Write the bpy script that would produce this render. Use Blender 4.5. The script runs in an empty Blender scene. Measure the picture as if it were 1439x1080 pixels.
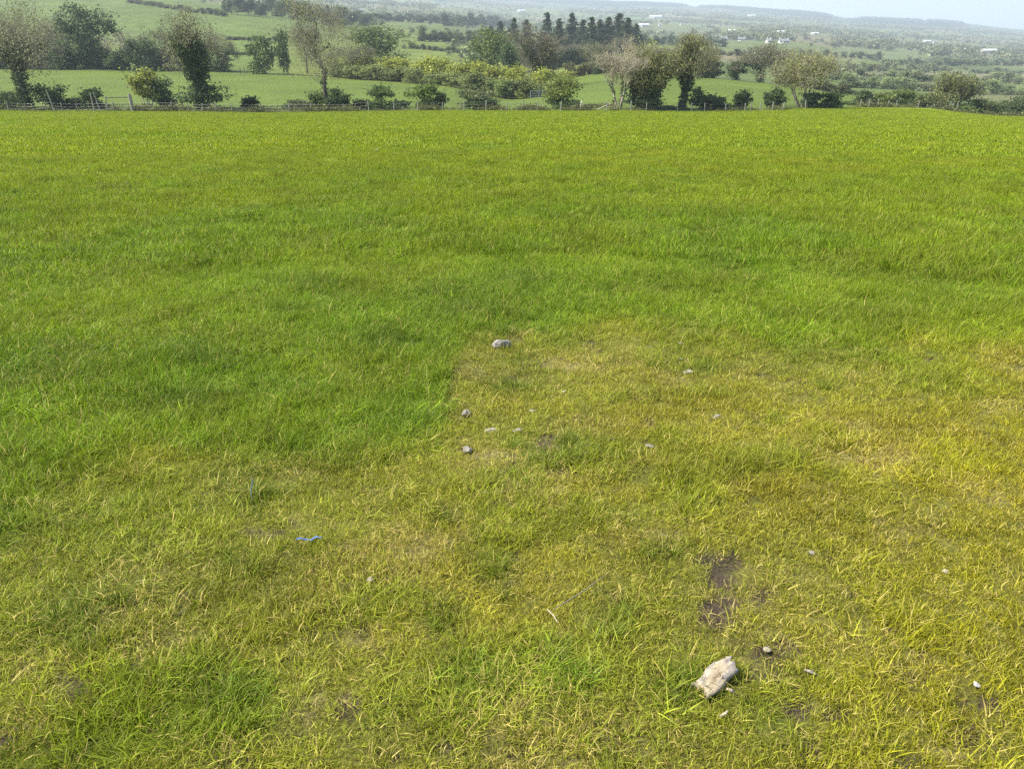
import bpy, math, random
import numpy as np
from mathutils import Vector, Matrix

# ------------------------------------------------------------------ camera, world, sun, exposure
scene = bpy.context.scene
C = scene.collection
PITCH = math.radians(24.0)          # camera looks down
FPX, PW, PH = 1087.0, 1439.0, 1080.0
CAMZ = 1.6
cam_d = bpy.data.cameras.new('camera'); cam = bpy.data.objects.new('camera', cam_d); C.objects.link(cam)
cam.location = (0, 0, CAMZ); cam.rotation_euler = (math.radians(90) - PITCH, 0, 0)
cam_d.sensor_fit = 'HORIZONTAL'; cam_d.sensor_width = 36.0; cam_d.lens = FPX / PW * 36.0
cam_d.clip_start = 0.05; cam_d.clip_end = 60000
scene.camera = cam

SUN = Vector((-1.0, -0.12, 0.0)).normalized() * math.cos(math.radians(50)) + Vector((0, 0, math.sin(math.radians(50))))
world = bpy.data.worlds.new('World'); scene.world = world; world.use_nodes = True
wn = world.node_tree.nodes; wl = world.node_tree.links
bg = wn['Background']; sky = wn.new('ShaderNodeTexSky'); sky.sky_type = 'NISHITA'; sky.sun_disc = False
sky.sun_elevation = math.radians(50); sky.sun_rotation = math.atan2(SUN.x, SUN.y)
sky.air_density = 1.0; sky.dust_density = 2.5; sky.ozone_density = 1.2
wl.new(sky.outputs[0], bg.inputs[0]); bg.inputs[1].default_value = 0.145
sun_d = bpy.data.lights.new('sun', 'SUN'); sun = bpy.data.objects.new('sun', sun_d); C.objects.link(sun)
sun_d.energy = 4.2; sun_d.angle = math.radians(0.55); sun_d.color = (1.0, 0.955, 0.88)
sun.rotation_euler = SUN.to_track_quat('Z', 'Y').to_euler(); sun.location = (-30, -5, 60)

vs = scene.view_settings
vs.view_transform = 'Standard'; vs.look = 'None'; vs.gamma = 1.0; vs.use_curve_mapping = False
vs.exposure = 1.12
cy = scene.cycles
cy.max_bounces = 4; cy.diffuse_bounces = 2; cy.glossy_bounces = 1; cy.transmission_bounces = 2
cy.transparent_max_bounces = 4; cy.volume_bounces = 0
cy.use_adaptive_sampling = True; cy.adaptive_threshold = 0.02; cy.use_denoising = False
cy.caustics_reflective = False; cy.caustics_refractive = False

# ------------------------------------------------------------------ numeric helpers
HAZE = 2.5e-4
rng = np.random.default_rng(7)
random.seed(7)
cp, sp = math.cos(PITCH), math.sin(PITCH)

def sstep(a, b, x):
    t = np.clip((np.asarray(x, float) - a) / (b - a), 0, 1); return t * t * (3 - 2 * t)

def _hash(ix, iy, seed):
    n = (ix.astype(np.int64) * 374761393 + iy.astype(np.int64) * 668265263 + seed * 1442695041) & 0xFFFFFFFF
    n = ((n ^ (n >> 13)) * 1274126177) & 0xFFFFFFFF
    n = (n ^ (n >> 16)) & 0xFFFFFFFF
    return n / 4294967295.0

def vnoise(x, y, seed=0):
    x = np.asarray(x, float); y = np.asarray(y, float)
    ix, iy = np.floor(x), np.floor(y); fx, fy = x - ix, y - iy
    fx = fx * fx * (3 - 2 * fx); fy = fy * fy * (3 - 2 * fy)
    a, b = _hash(ix, iy, seed), _hash(ix + 1, iy, seed)
    c, d = _hash(ix, iy + 1, seed), _hash(ix + 1, iy + 1, seed)
    return (a * (1 - fx) + b * fx) * (1 - fy) + (c * (1 - fx) + d * fx) * fy

def fbm(x, y, seed=0, oct=3):
    s, a, t = 0, 1.0, 0
    for k in range(oct):
        s = s + a * vnoise(np.asarray(x) * 2 ** k, np.asarray(y) * 2 ** k, seed + 17 * k); t += a; a *= 0.5
    return s / t

def ray(x, y):
    """direction in the world through photo pixel (x, y)"""
    u = (np.asarray(x, float) - PW / 2) / FPX; v = (PH / 2 - np.asarray(y, float)) / FPX
    return u, cp + v * sp, -sp + v * cp

def zpix(Y, y):
    u, dy, dz = ray(0, y); return CAMZ + Y * dz / dy

def project(X, Y, Z):
    X = np.asarray(X, float); Y = np.asarray(Y, float); Z = np.asarray(Z, float) - CAMZ
    d = Y * cp - Z * sp; up = Y * sp + Z * cp
    d = np.where(np.abs(d) < 1e-3, 1e-3, d)
    return PW / 2 + FPX * X / d, PH / 2 - FPX * up / d, d

# ------------------------------------------------------------------ terrain (valley profile along several bearings)
SLOPE = 0.064
COLS = {   # photo column -> (ground distance, photo row where that ground lies)
    0:    [(70, None), (100, 157), (200, 99), (300, 70), (450, 25), (600, -5), (900, -25), (2500, -30), (5000, -60), (7000, -40)],
    250:  [(70, None), (98, 158), (190, 103), (270, 79), (420, 42), (560, 8), (800, -6), (2500, -20), (5000, -50), (7000, -35)],
    350:  [(70, None), (97, 159), (190, 105), (260, 78), (340, 54), (470, 27), (700, 12), (1500, 2), (5000, -35), (7000, -25)],
    500:  [(70, None), (95, 158), (180, 113), (270, 90), (380, 72), (600, 40), (900, 26), (1500, 16), (3000, 4), (5000, -15), (7000, -5)],
    620:  [(70, None), (95, 156), (160, 122), (240, 100), (360, 75), (600, 50), (900, 36), (1500, 25), (3000, 8), (5000, -8), (7000, 0)],
    720:  [(70, None), (95, 156), (150, 140), (200, 126), (300, 105), (500, 76), (800, 54), (1500, 38), (2500, 24), (4000, 8), (5000, -1), (7000, 8)],
    870:  [(70, None), (95, 157), (200, 102), (280, 84), (400, 72), (700, 57), (1200, 46), (2500, 29), (4000, 14), (5000, 5), (7000, 14)],
    1000: [(70, None), (97, 158), (190, 110), (280, 106), (420, 84), (650, 70), (950, 60), (1500, 48), (2500, 33), (4000, 18), (5000, 10), (7000, 20)],
    1100: [(70, None), (100, 156), (180, 118), (300, 112), (450, 86), (700, 69), (1200, 56), (2500, 38), (4000, 24), (5000, 17), (7000, 26)],
    1200: [(70, None), (112, 151), (170, 133), (300, 126), (430, 104), (600, 92), (900, 76), (1500, 59), (2500, 45), (4000, 33), (5000, 27), (7000, 34)],
    1310: [(70, None), (115, 151), (150, 156), (250, 143), (400, 111), (600, 102), (900, 84), (1500, 67), (2500, 52), (4000, 38), (5000, 30), (7000, 38)],
    1439: [(58, 175), (98, 164), (150, 166), (250, 147), (400, 127), (600, 111), (900, 92), (1500, 74), (2500, 60), (4000, 48), (5000, 42), (7000, 48)],
}
COLX = sorted(COLS)
COLAZ = np.array([math.atan((x - PW / 2) / FPX / 1.08) for x in COLX])
LOGG = np.linspace(math.log(4.0), math.log(40000.0), 400)
PROF = []
for x in COLX:
    ys = [4.0, 40.0]; zs = [-SLOPE * 4, -SLOPE * 40]
    for Yc, py in COLS[x]:
        ys.append(Yc); zs.append(-SLOPE * Yc if py is None else float(zpix(Yc, py)))
    ys += [12000, 40000]; zs += [zs[-1] - 40, zs[-1] - 60]
    p = np.interp(LOGG, np.log(ys), zs)
    k = np.array([1, 2, 3, 2, 1.]); k /= k.sum()
    p = np.convolve(np.pad(p, 2, mode='edge'), k, 'valid')
    PROF.append(p)
PROF = np.array(PROF)

def terr(X, Y):
    X = np.asarray(X, float); Y = np.asarray(Y, float)
    r = np.hypot(X, Y) + 1e-6; az = np.arctan2(X, Y); aa = np.abs(az)
    Ye = r * np.maximum(np.cos(az), 0.72)
    lg = (np.log(np.maximum(Ye, 4.01)) - LOGG[0]) / (LOGG[1] - LOGG[0])
    i = np.clip(lg.astype(int), 0, len(LOGG) - 2); f = lg - i
    azc = np.clip(az, COLAZ[0], COLAZ[-1])
    j = np.clip(np.searchsorted(COLAZ, azc) - 1, 0, len(COLAZ) - 2)
    w = (azc - COLAZ[j]) / (COLAZ[j + 1] - COLAZ[j]); w = w * w * (3 - 2 * w) * 0.6 + w * 0.4
    z0 = PROF[j, i] * (1 - f) + PROF[j, i + 1] * f
    z1 = PROF[j + 1, i] * (1 - f) + PROF[j + 1, i + 1] * f
    front = z0 * (1 - w) + z1 * w
    plane = -SLOPE * Y
    back = np.clip(plane, -40, 8)
    front = front * (1 - sstep(0.8, 1.5, aa)) + back * sstep(0.8, 1.5, aa)
    b = sstep(25, 55, r)
    z = plane * (1 - b) + front * b
    z = z + (fbm(X / 1.7, Y / 1.7, 3, 2) - 0.5) * 0.05 * (1 - sstep(20, 60, r)) * sstep(0.4, 1.5, r)
    z = z + (fbm(X / 90, Y / 90, 5, 3) - 0.5) * 5.0 * sstep(240, 900, r)
    return z

def t1(X, Y):
    return float(terr(np.array([X]), np.array([Y]))[0])

def hit(x, y):
    """first terrain point met through photo pixel (x, y)"""
    u, dy, dz = ray(x, y)
    t = np.exp(np.linspace(math.log(0.8), math.log(9000), 2500))
    d = CAMZ + dz * t - terr(u * t, dy * t)
    k = np.where(d < 0)[0]
    if len(k) == 0: return None
    k = k[0]; a, b = t[max(k - 1, 0)], t[k]
    for _ in range(20):
        m = (a + b) / 2
        if CAMZ + dz * m - t1(u * m, dy * m) < 0: b = m
        else: a = m
    return Vector((u * b, dy * b, CAMZ + dz * b))

def at(x, Y, yref=120):
    """ground point at depth Y below photo column x"""
    X = 0.0
    for _ in range(4):
        z = t1(X, Y); d = Y * cp - (z - CAMZ) * sp; X = (x - PW / 2) / FPX * d
    return Vector((X, Y, t1(X, Y)))

# ------------------------------------------------------------------ maps of the worn corner of the pasture (ground metres)
WX = [-400, 0, 100, 200, 330, 450, 560, 620, 632, 655, 760, 850, 950, 1050, 1200, 1439, 1800]
WY = [820, 735, 690, 655, 645, 650, 640, 600, 520, 474, 468, 478, 480, 482, 478, 490, 500]
SOIL = [(1010, 815, 30, 13, 1), (1010, 858, 36, 24, 1.2), (1073, 836, 17, 17, .9), (1090, 912, 42, 20, 1.2), (1075, 946, 26, 15, 1.0),
        (1122, 992, 26, 18, .95), (1178, 1002, 24, 18, .9), (1138, 1046, 24, 18, 1.0), (1360, 1024, 20, 24, 1.1), (1278, 1068, 28, 14, 1.0),
        (1300, 910, 16, 12, .9), (1384, 985, 14, 11, 1.0), (1250, 882, 20, 10, .7), (105, 972, 22, 26, 1.05), (10, 1030, 18, 18, 1.0),
        (175, 930, 24, 14, .9), (490, 992, 26, 22, .85), (715, 985, 34, 12, .8), (632, 922, 22, 10, .85), (512, 886, 16, 10, .8), (870, 838, 30, 14, .7),
        (696, 692, 24, 15, .95), (790, 662, 24, 9, .85), (1025, 685, 16, 6, .8), (1040, 730, 12, 7, .8), (1005, 720, 18, 6, .6), (655, 632, 16, 7, .8),
        (895, 910, 20, 10, .7), (800, 905, 14, 12, .45), (300, 960, 24, 12, .6), (205, 1020, 20, 14, .7), (730, 1060, 26, 14, .8), (905, 626, 14, 5, .7),
        (1200, 832, 16, 8, .6), (1150, 895, 14, 8, .6), (640, 590, 12, 5, .6), (725, 474, 22, 4, .6), (560, 1060, 20, 10, .7), (345, 1065, 26, 12, .7), (975, 1050, 24, 14, .7)]
DRY = [(800, 508, 45, 14, .8), (1190, 535, 26, 8, 1.0), (1255, 652, 50, 24, 1.0), (750, 690, 60, 22, .9), (600, 772, 26, 16, 1.0), (725, 474, 36, 6, 1.0),
       (660, 520, 22, 8, .7), (690, 645, 45, 22, .8), (440, 840, 60, 30, .5), (240, 900, 60, 30, .6), (420, 660, 40, 10, .5), (930, 500, 50, 10, .6),
       (1350, 1060, 50, 30, .6), (520, 890, 50, 24, .6), (1130, 640, 40, 12, .3), (300, 1060, 60, 24, .6), (700, 1000, 60, 20, .5), (1080, 860, 80, 60, .5),
       (1300, 940, 40, 20, .6), (520, 770, 30, 10, .5), (890, 650, 40, 10, .5), (340, 740, 36, 12, .5), (1180, 900, 60, 30, .5), (820, 600, 40, 10, .4)]
TUFT = [(785, 635, 45, 16, 1.0), (720, 545, 40, 12, .8), (700, 800, 45, 34, .9), (880, 560, 40, 12, .5), (620, 868, 36, 26, 1.0), (680, 955, 46, 28, 1.0), (100, 880, 40, 34, 1.0),
        (860, 870, 40, 40, .7), (1290, 885, 40, 18, .8), (530, 1010, 36, 22, .8), (790, 950, 40, 40, .7), (930, 770, 36, 20, .7), (330, 980, 50, 24, .7), (1120, 940, 40, 20, .5), (960, 985, 44, 26, .9),
        (1000, 520, 40, 9, .7), (350, 690, 36, 20, .9), (335, 790, 30, 16, .9), (1010, 790, 30, 16, .8), (620, 720, 30, 20, .8), (1130, 640, 40, 14, .7), (1080, 600, 40, 12, .5),
        (280, 505, 42, 18, 1.2), (600, 415, 36, 9, 1.2), (430, 400, 36, 9, .9), (540, 480, 30, 14, .9), (260, 560, 70, 20, .8), (420, 555, 60, 18, .8), (400, 440, 40, 10, .7), (570, 600, 40, 18, .8), (0, 740, 30, 20, .9), (740, 390, 40, 10, .8), (650, 440, 50, 14, .7)]

def blobs(L, px, py, seed, X, Y):
    m = np.zeros(px.shape)
    wob = 0.65 + 0.9 * fbm(X * 9, Y * 9, seed, 3)
    for (bx, by, rx, ry, s) in L:
        d2 = ((px - bx) / rx) ** 2 + ((py - by) / ry) ** 2
        m = np.maximum(m, s * np.exp(-0.75 * d2 * wob * wob * 1.3))
    return m

def maps(X, Y):
    px, py, d = project(X, Y, -SLOPE * Y)
    py = np.where((d < 0.25) | (Y < 0.6), 1300, py); px = np.where((d < 0.25) | (Y < 0.6), 700 + 300 * X, px)
    yt = np.interp(px, WX, WY)
    n = fbm(X * 1.3, Y * 1.3, 11, 3) - 0.5
    worn = sstep(-38, 42, (py - yt) + n * 120 + (fbm(X * 6, Y * 6, 19, 2) - .5) * 60)
    worn = worn * (1 - 0.55 * sstep(0.56, 0.72, fbm(X * 1.9 + 5, Y * 1.9, 23, 3)))
    left = sstep(560, 100, px) * sstep(540, 700, py); worn = worn * (1 - 0.3 * left)
    soil = blobs(SOIL, px, py, 31, X, Y)
    soil = np.maximum(soil, worn * 0.62 * sstep(0.70, 0.80, fbm(X * 5.5, Y * 5.5, 41, 3)))
    dry = blobs(DRY, px, py, 51, X, Y)
    dry = np.clip(dry + worn * 0.6 * sstep(0.55, 0.75, fbm(X * 3.1, Y * 3.1 + 9, 61, 3)), 0, 1.1)
    tuft = blobs(TUFT, px, py, 71, X, Y)
    return px, py, worn, soil, dry, tuft

# ------------------------------------------------------------------ material helpers
def new_mat(name):
    m = bpy.data.materials.new(name); m.use_nodes = True
    nt = m.node_tree; nt.nodes.clear()
    return m, nt, nt.nodes, nt.links

def node(nt, typ, **kw):
    n = nt.nodes.new(typ)
    for k, v in kw.items(): setattr(n, k, v)
    return n

def out_surface(nt, sock):
    o = nt.nodes.new('ShaderNodeOutputMaterial'); nt.links.new(sock, o.inputs['Surface'])

def principled(nt, rough=0.6, spec=0.3):
    p = nt.nodes.new('ShaderNodeBsdfPrincipled'); p.inputs['Roughness'].default_value = rough
    p.inputs['Specular IOR Level'].default_value = spec
    return p

def mixc(nt, fac, a, b, blend='MIX'):
    m = nt.nodes.new('ShaderNodeMix'); m.data_type = 'RGBA'; m.blend_type = blend
    for i, v in ((0, fac), (6, a), (7, b)):
        if hasattr(v, 'links'): nt.links.new(v, m.inputs[i])
        elif i == 0: m.inputs[0].default_value = v
        else: m.inputs[i].default_value = (*v, 1) if len(v) == 3 else v
    return m.outputs[2]

def noise(nt, scale, detail=4, rough=0.6, vec=None):
    n = nt.nodes.new('ShaderNodeTexNoise'); n.inputs['Scale'].default_value = scale
    n.inputs['Detail'].default_value = detail; n.inputs['Roughness'].default_value = rough
    if vec is not None: nt.links.new(vec, n.inputs['Vector'])
    return n.outputs[0]

def maprange(nt, v, a, b, c, d):
    m = nt.nodes.new('ShaderNodeMapRange'); nt.links.new(v, m.inputs[0])
    for i, x in enumerate((a, b, c, d)): m.inputs[1 + i].default_value = x
    return m.outputs[0]

def bump(nt, h, strength, dist, p):
    b = nt.nodes.new('ShaderNodeBump'); b.inputs['Strength'].default_value = strength; b.inputs['Distance'].default_value = dist
    nt.links.new(h, b.inputs['Height']); nt.links.new(b.outputs[0], p.inputs['Normal'])

def leaf_shader(nt, colsock, trans=0.35, rough=0.5, spec=0.25):
    p = principled(nt, rough, spec); nt.links.new(colsock, p.inputs['Base Color'])
    t = nt.nodes.new('ShaderNodeBsdfTranslucent'); nt.links.new(colsock, t.inputs[0])
    m = nt.nodes.new('ShaderNodeMixShader'); m.inputs[0].default_value = trans
    nt.links.new(p.outputs[0], m.inputs[1]); nt.links.new(t.outputs[0], m.inputs[2])
    out_surface(nt, m.outputs[0])

# ground: vertex colour of the field + fine noise
def ground_mat(name, fine, coarse, bumpd, bstr, var=0.3):
    m, nt, N, L = new_mat(name)
    a = node(nt, 'ShaderNodeAttribute', attribute_name='gcol')
    geo = node(nt, 'ShaderNodeNewGeometry')
    n1 = noise(nt, fine, 5, 0.65, geo.outputs['Position']); n2 = noise(nt, coarse, 4, 0.55, geo.outputs['Position'])
    f1 = maprange(nt, n1, 0.3, 0.7, 1 - var, 1 + var); f2 = maprange(nt, n2, 0.3, 0.7, 1 - var * .7, 1 + var * .7)
    mu = node(nt, 'ShaderNodeMath', operation='MULTIPLY'); L.new(f1, mu.inputs[0]); L.new(f2, mu.inputs[1])
    hs = node(nt, 'ShaderNodeVectorMath', operation='SCALE'); L.new(a.outputs['Color'], hs.inputs[0]); L.new(mu.outputs[0], hs.inputs['Scale'])
    p = principled(nt, 0.9, 0.1); L.new(hs.outputs[0], p.inputs['Base Color'])
    bump(nt, n1, bstr, bumpd, p); out_surface(nt, p.outputs[0]); return m

M_SOIL = ground_mat('soil_and_thatch', 60.0, 4.0, 0.02, 0.8, 0.45)
M_FIELD = ground_mat('field_grass', 1.6, 0.09, 0.15, 0.7, 0.16)
M_FAR = ground_mat('far_land', 0.12, 0.02, 1.2, 0.5, 0.22)

# blades: instance colour, some straw-coloured blades, yellower tips
M_BLADE, nt, N, L = new_mat('grass_blade')
ai = node(nt, 'ShaderNodeAttribute', attribute_type='INSTANCER', attribute_name='col')
ad = node(nt, 'ShaderNodeAttribute', attribute_type='INSTANCER', attribute_name='dry')
ab = node(nt, 'ShaderNodeAttribute', attribute_name='rnd')      # x: random, y: along blade, z: random 2
sx = node(nt, 'ShaderNodeSeparateXYZ'); L.new(ab.outputs['Vector'], sx.inputs[0])
pw = node(nt, 'ShaderNodeMath', operation='POWER'); L.new(sx.outputs[2], pw.inputs[0]); pw.inputs[1].default_value = 1.7
br = maprange(nt, pw.outputs[0], 0, 1, 0.55, 1.95)
cs = node(nt, 'ShaderNodeVectorMath', operation='SCALE'); L.new(ai.outputs['Vector'], cs.inputs[0]); L.new(br, cs.inputs['Scale'])
tip = maprange(nt, sx.outputs[1], 0.35, 1.0, 0.0, 0.42)
c1 = mixc(nt, tip, cs.outputs[0], (0.36, 0.365, 0.05))
lt = node(nt, 'ShaderNodeMath', operation='LESS_THAN'); L.new(sx.outputs[0], lt.inputs[0]); L.new(ad.outputs['Fac'], lt.inputs[1])
straw = node(nt, 'ShaderNodeVectorMath', operation='SCALE'); straw.inputs[0].default_value = (0.44, 0.36, 0.10); L.new(br, straw.inputs['Scale'])
c2 = mixc(nt, lt.outputs[0], c1, straw.outputs[0])
leaf_shader(nt, c2, 0.43, 0.48, 0.2)

# leaves: object colour * per-leaf variation
def leaf_mat(name, trans=0.35, inst=False):
    m, nt, N, L = new_mat(name)
    if inst:
        o = node(nt, 'ShaderNodeAttribute', attribute_type='INSTANCER', attribute_name='col').outputs['Vector']
    else:
        o = node(nt, 'ShaderNodeObjectInfo').outputs['Color']
    a = node(nt, 'ShaderNodeAttribute', attribute_name='rnd')
    sx = node(nt, 'ShaderNodeSeparateXYZ'); L.new(a.outputs['Vector'], sx.inputs[0])
    b = maprange(nt, sx.outputs[0], 0, 1, 0.6, 1.45)
    s = node(nt, 'ShaderNodeVectorMath', operation='SCALE'); L.new(o, s.inputs[0]); L.new(b, s.inputs['Scale'])
    w = maprange(nt, sx.outputs[2], 0.6, 1, 0, 0.35)
    c = mixc(nt, w, s.outputs[0], (0.16, 0.17, 0.04))
    leaf_shader(nt, c, trans, 0.5, 0.2); return m
M_LEAF = leaf_mat('tree_leaves', 0.48); M_LEAFI = leaf_mat('hedge_leaves', 0.3, True)
M_IVY = None
m, nt, N, L = new_mat('ivy_leaves'); M_IVY = m
a = node(nt, 'ShaderNodeAttribute', attribute_name='rnd'); sx = node(nt, 'ShaderNodeSeparateXYZ'); L.new(a.outputs['Vector'], sx.inputs[0])
leaf_shader(nt, mixc(nt, sx.outputs[0], (0.042, 0.072, 0.024), (0.12, 0.16, 0.055)), 0.3, 0.5, 0.25)

def bark_mat(name, c0, c1, sc=3.0):
    m, nt, N, L = new_mat(name)
    geo = node(nt, 'ShaderNodeNewGeometry'); n = noise(nt, sc, 5, 0.6, geo.outputs['Position'])
    p = principled(nt, 0.9, 0.1); L.new(mixc(nt, n, c0, c1), p.inputs['Base Color'])
    bump(nt, n, 0.5, 0.05, p); out_surface(nt, p.outputs[0]); return m
M_BARK = bark_mat('bark_brown', (0.06, 0.05, 0.035), (0.17, 0.15, 0.11))
M_TWIG = bark_mat('bark_grey_twig', (0.13, 0.115, 0.085), (0.27, 0.24, 0.18))
M_PALE = bark_mat('bark_pale', (0.24, 0.21, 0.14), (0.46, 0.42, 0.30))
M_POST = bark_mat('weathered_post', (0.16, 0.15, 0.12), (0.34, 0.32, 0.27), 14)

def simple_mat(name, c0, c1, rough, sc, b=0.0, bd=0.01, metal=0, spec=0.3):
    m, nt, N, L = new_mat(name)
    co = node(nt, 'ShaderNodeTexCoord'); n = noise(nt, sc, 6, 0.65, co.outputs['Object'])
    p = principled(nt, rough, spec); p.inputs['Metallic'].default_value = metal
    f = maprange(nt, n, 0.32, 0.68, 0, 1); L.new(mixc(nt, f, c0, c1), p.inputs['Base Color'])
    if b: bump(nt, n, b, bd, p)
    out_surface(nt, p.outputs[0]); return m

# ------------------------------------------------------------------ mesh helpers
def mesh_np(name, verts, faces, mat=None, rnd=None, smooth=False, quads=True):
    me = bpy.data.meshes.new(name)
    verts = np.asarray(verts, np.float32); faces = np.asarray(faces, np.int32)
    k = faces.shape[1]
    me.vertices.add(len(verts)); me.vertices.foreach_set('co', verts.ravel())
    me.loops.add(faces.size); me.loops.foreach_set('vertex_index', faces.ravel())
    me.polygons.add(len(faces)); me.polygons.foreach_set('loop_start', np.arange(0, faces.size, k, dtype=np.int32))
    if smooth: me.polygons.foreach_set('use_smooth', np.ones(len(faces), bool))
    me.update(calc_edges=True)
    if rnd is not None:
        at_ = me.attributes.new('rnd', 'FLOAT_VECTOR', 'POINT'); at_.data.foreach_set('vector', np.asarray(rnd, np.float32).ravel())
    if mat: me.materials.append(mat)
    return me

def link(name, me, parent=None, loc=(0, 0, 0), rot=(0, 0, 0), coll=C):
    o = bpy.data.objects.new(name, me); coll.objects.link(o); o.location = loc; o.rotation_euler = rot
    if parent: o.parent = parent
    return o

def tag(o, label=None, cat=None, group=None, kind=None):
    if label: o['label'] = label
    if cat: o['category'] = cat
    if group: o['group'] = group
    if kind: o['kind'] = kind
    return o

def copy_tree(o, parent=None):
    c = o.copy(); C.objects.link(c); c.parent = parent
    for ch in o.children: copy_tree(ch, c)
    return c

# ------------------------------------------------------------------ the ground: polar sheets with rings that widen with distance
def voronoi(X, Y, cell, seed):
    gx, gy = np.floor(X / cell), np.floor(Y / cell)
    best = np.full(X.shape, 1e9); sec = np.full(X.shape, 1e9); cid = np.zeros(X.shape)
    for i in (-1, 0, 1):
        for j in (-1, 0, 1):
            cx, cyy = gx + i, gy + j
            fx = (cx + 0.15 + 0.7 * _hash(cx, cyy, seed)) * cell; fy = (cyy + 0.15 + 0.7 * _hash(cx, cyy, seed + 1)) * cell
            d = np.hypot((X - fx) * 0.75, Y - fy); h = _hash(cx, cyy, seed + 2)
            nb = d < best
            sec = np.where(nb, best, np.minimum(sec, d)); cid = np.where(nb, h, cid); best = np.where(nb, d, best)
    return cid, sec - best

STRIPS = [((1150, 1460), (100.5, 106), (.17, .15, .085)), ((1320, 1470), (106, 118), (.15, .13, .07)), ((1000, 1130), (61, 72), (.10, .125, .04)), ((1125, 1310), (68, 84), (.105, .128, .045)),
          ((1060, 1210), (74, 88), (.125, .135, .045)), ((1365, 1470), (126, 133), (.11, .13, .04)), ((540, 600), (27, 36), (.10, .125, .035)), ((880, 1000), (40, 58), (.10, .115, .05)), ((1380, 1439), (78, 88), (.12, .125, .05))]
def strip_of(X, Y):
    px, py, d = project(X, Y, terr(X, Y)); k = np.full(X.shape, -1)
    py = py + (fbm(X / 60, Y / 60, 91, 2) - .5) * 5; px = px + (fbm(X / 60 + 9, Y / 60, 92, 2) - .5) * 16
    for i, ((x0, x1), (y0, y1), c) in enumerate(STRIPS): k = np.where((px > x0) & (px < x1) & (py > y0) & (py < y1) & (d > 180), i, k)
    return k
PAL = np.array([(0.085, 0.115, 0.028), (0.10, 0.125, 0.03), (0.115, 0.12, 0.045), (0.075, 0.095, 0.03), (0.14, 0.12, 0.06), (0.095, 0.12, 0.028), (0.11, 0.11, 0.05)])

FENCE_X = [0, 250, 500, 720, 870, 1000, 1100, 1200, 1310, 1439]
FENCE_Y = [100, 98, 95, 95, 95, 97, 100, 112, 116, 110]
MIDX = [-60, 0, 250, 350, 480, 560, 700, 770, 800, 870, 1000, 1100, 1200, 1310, 1500]
MIDY = [205, 202, 193, 190, 185, 172, 150, 143, 200, 203, 191, 181, 170, 150, 140]
def px_of_az(az): return PW / 2 + FPX * 1.08 * np.tan(np.clip(az, -1.2, 1.2))
def fenceY(az): return np.interp(px_of_az(az), FENCE_X, FENCE_Y)
def midY(az): return np.interp(px_of_az(az), MIDX, MIDY)

def far_color(X, Y):
    r = np.hypot(X, Y)
    ca, ea = voronoi(X, Y, 120, 100); cb, eb = voronoi(X, Y, 260, 200)
    nearf = r < 1100
    c = np.where(nearf, ca, cb)
    col = PAL[(c * 6.999).astype(int)]
    # bright grazing on the hill to the left
    az = np.arctan2(X, Y); hillw = (sstep(-0.17, -0.26, az) * sstep(900, 650, r))[..., None]
    col = col * (1 - hillw) + np.array((0.088, 0.122, 0.024)) * hillw
    cw = (sstep(-0.3, -0.25, az) * sstep(.13, .08, az) * sstep(520, 430, r))[..., None]
    col = col * (1 - cw) + np.array((0.105, 0.13, 0.024)) * cw
    sk = strip_of(X, Y); col = np.where((sk >= 0)[..., None], np.array([c for _, _, c in STRIPS])[np.maximum(sk, 0)], col)
    # heather and plantation colour on the far ridge
    hw = sstep(3300, 4300, r)[..., None]
    col = col * (1 - hw) + np.array((0.06, 0.075, 0.035)) * hw
    return col

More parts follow.
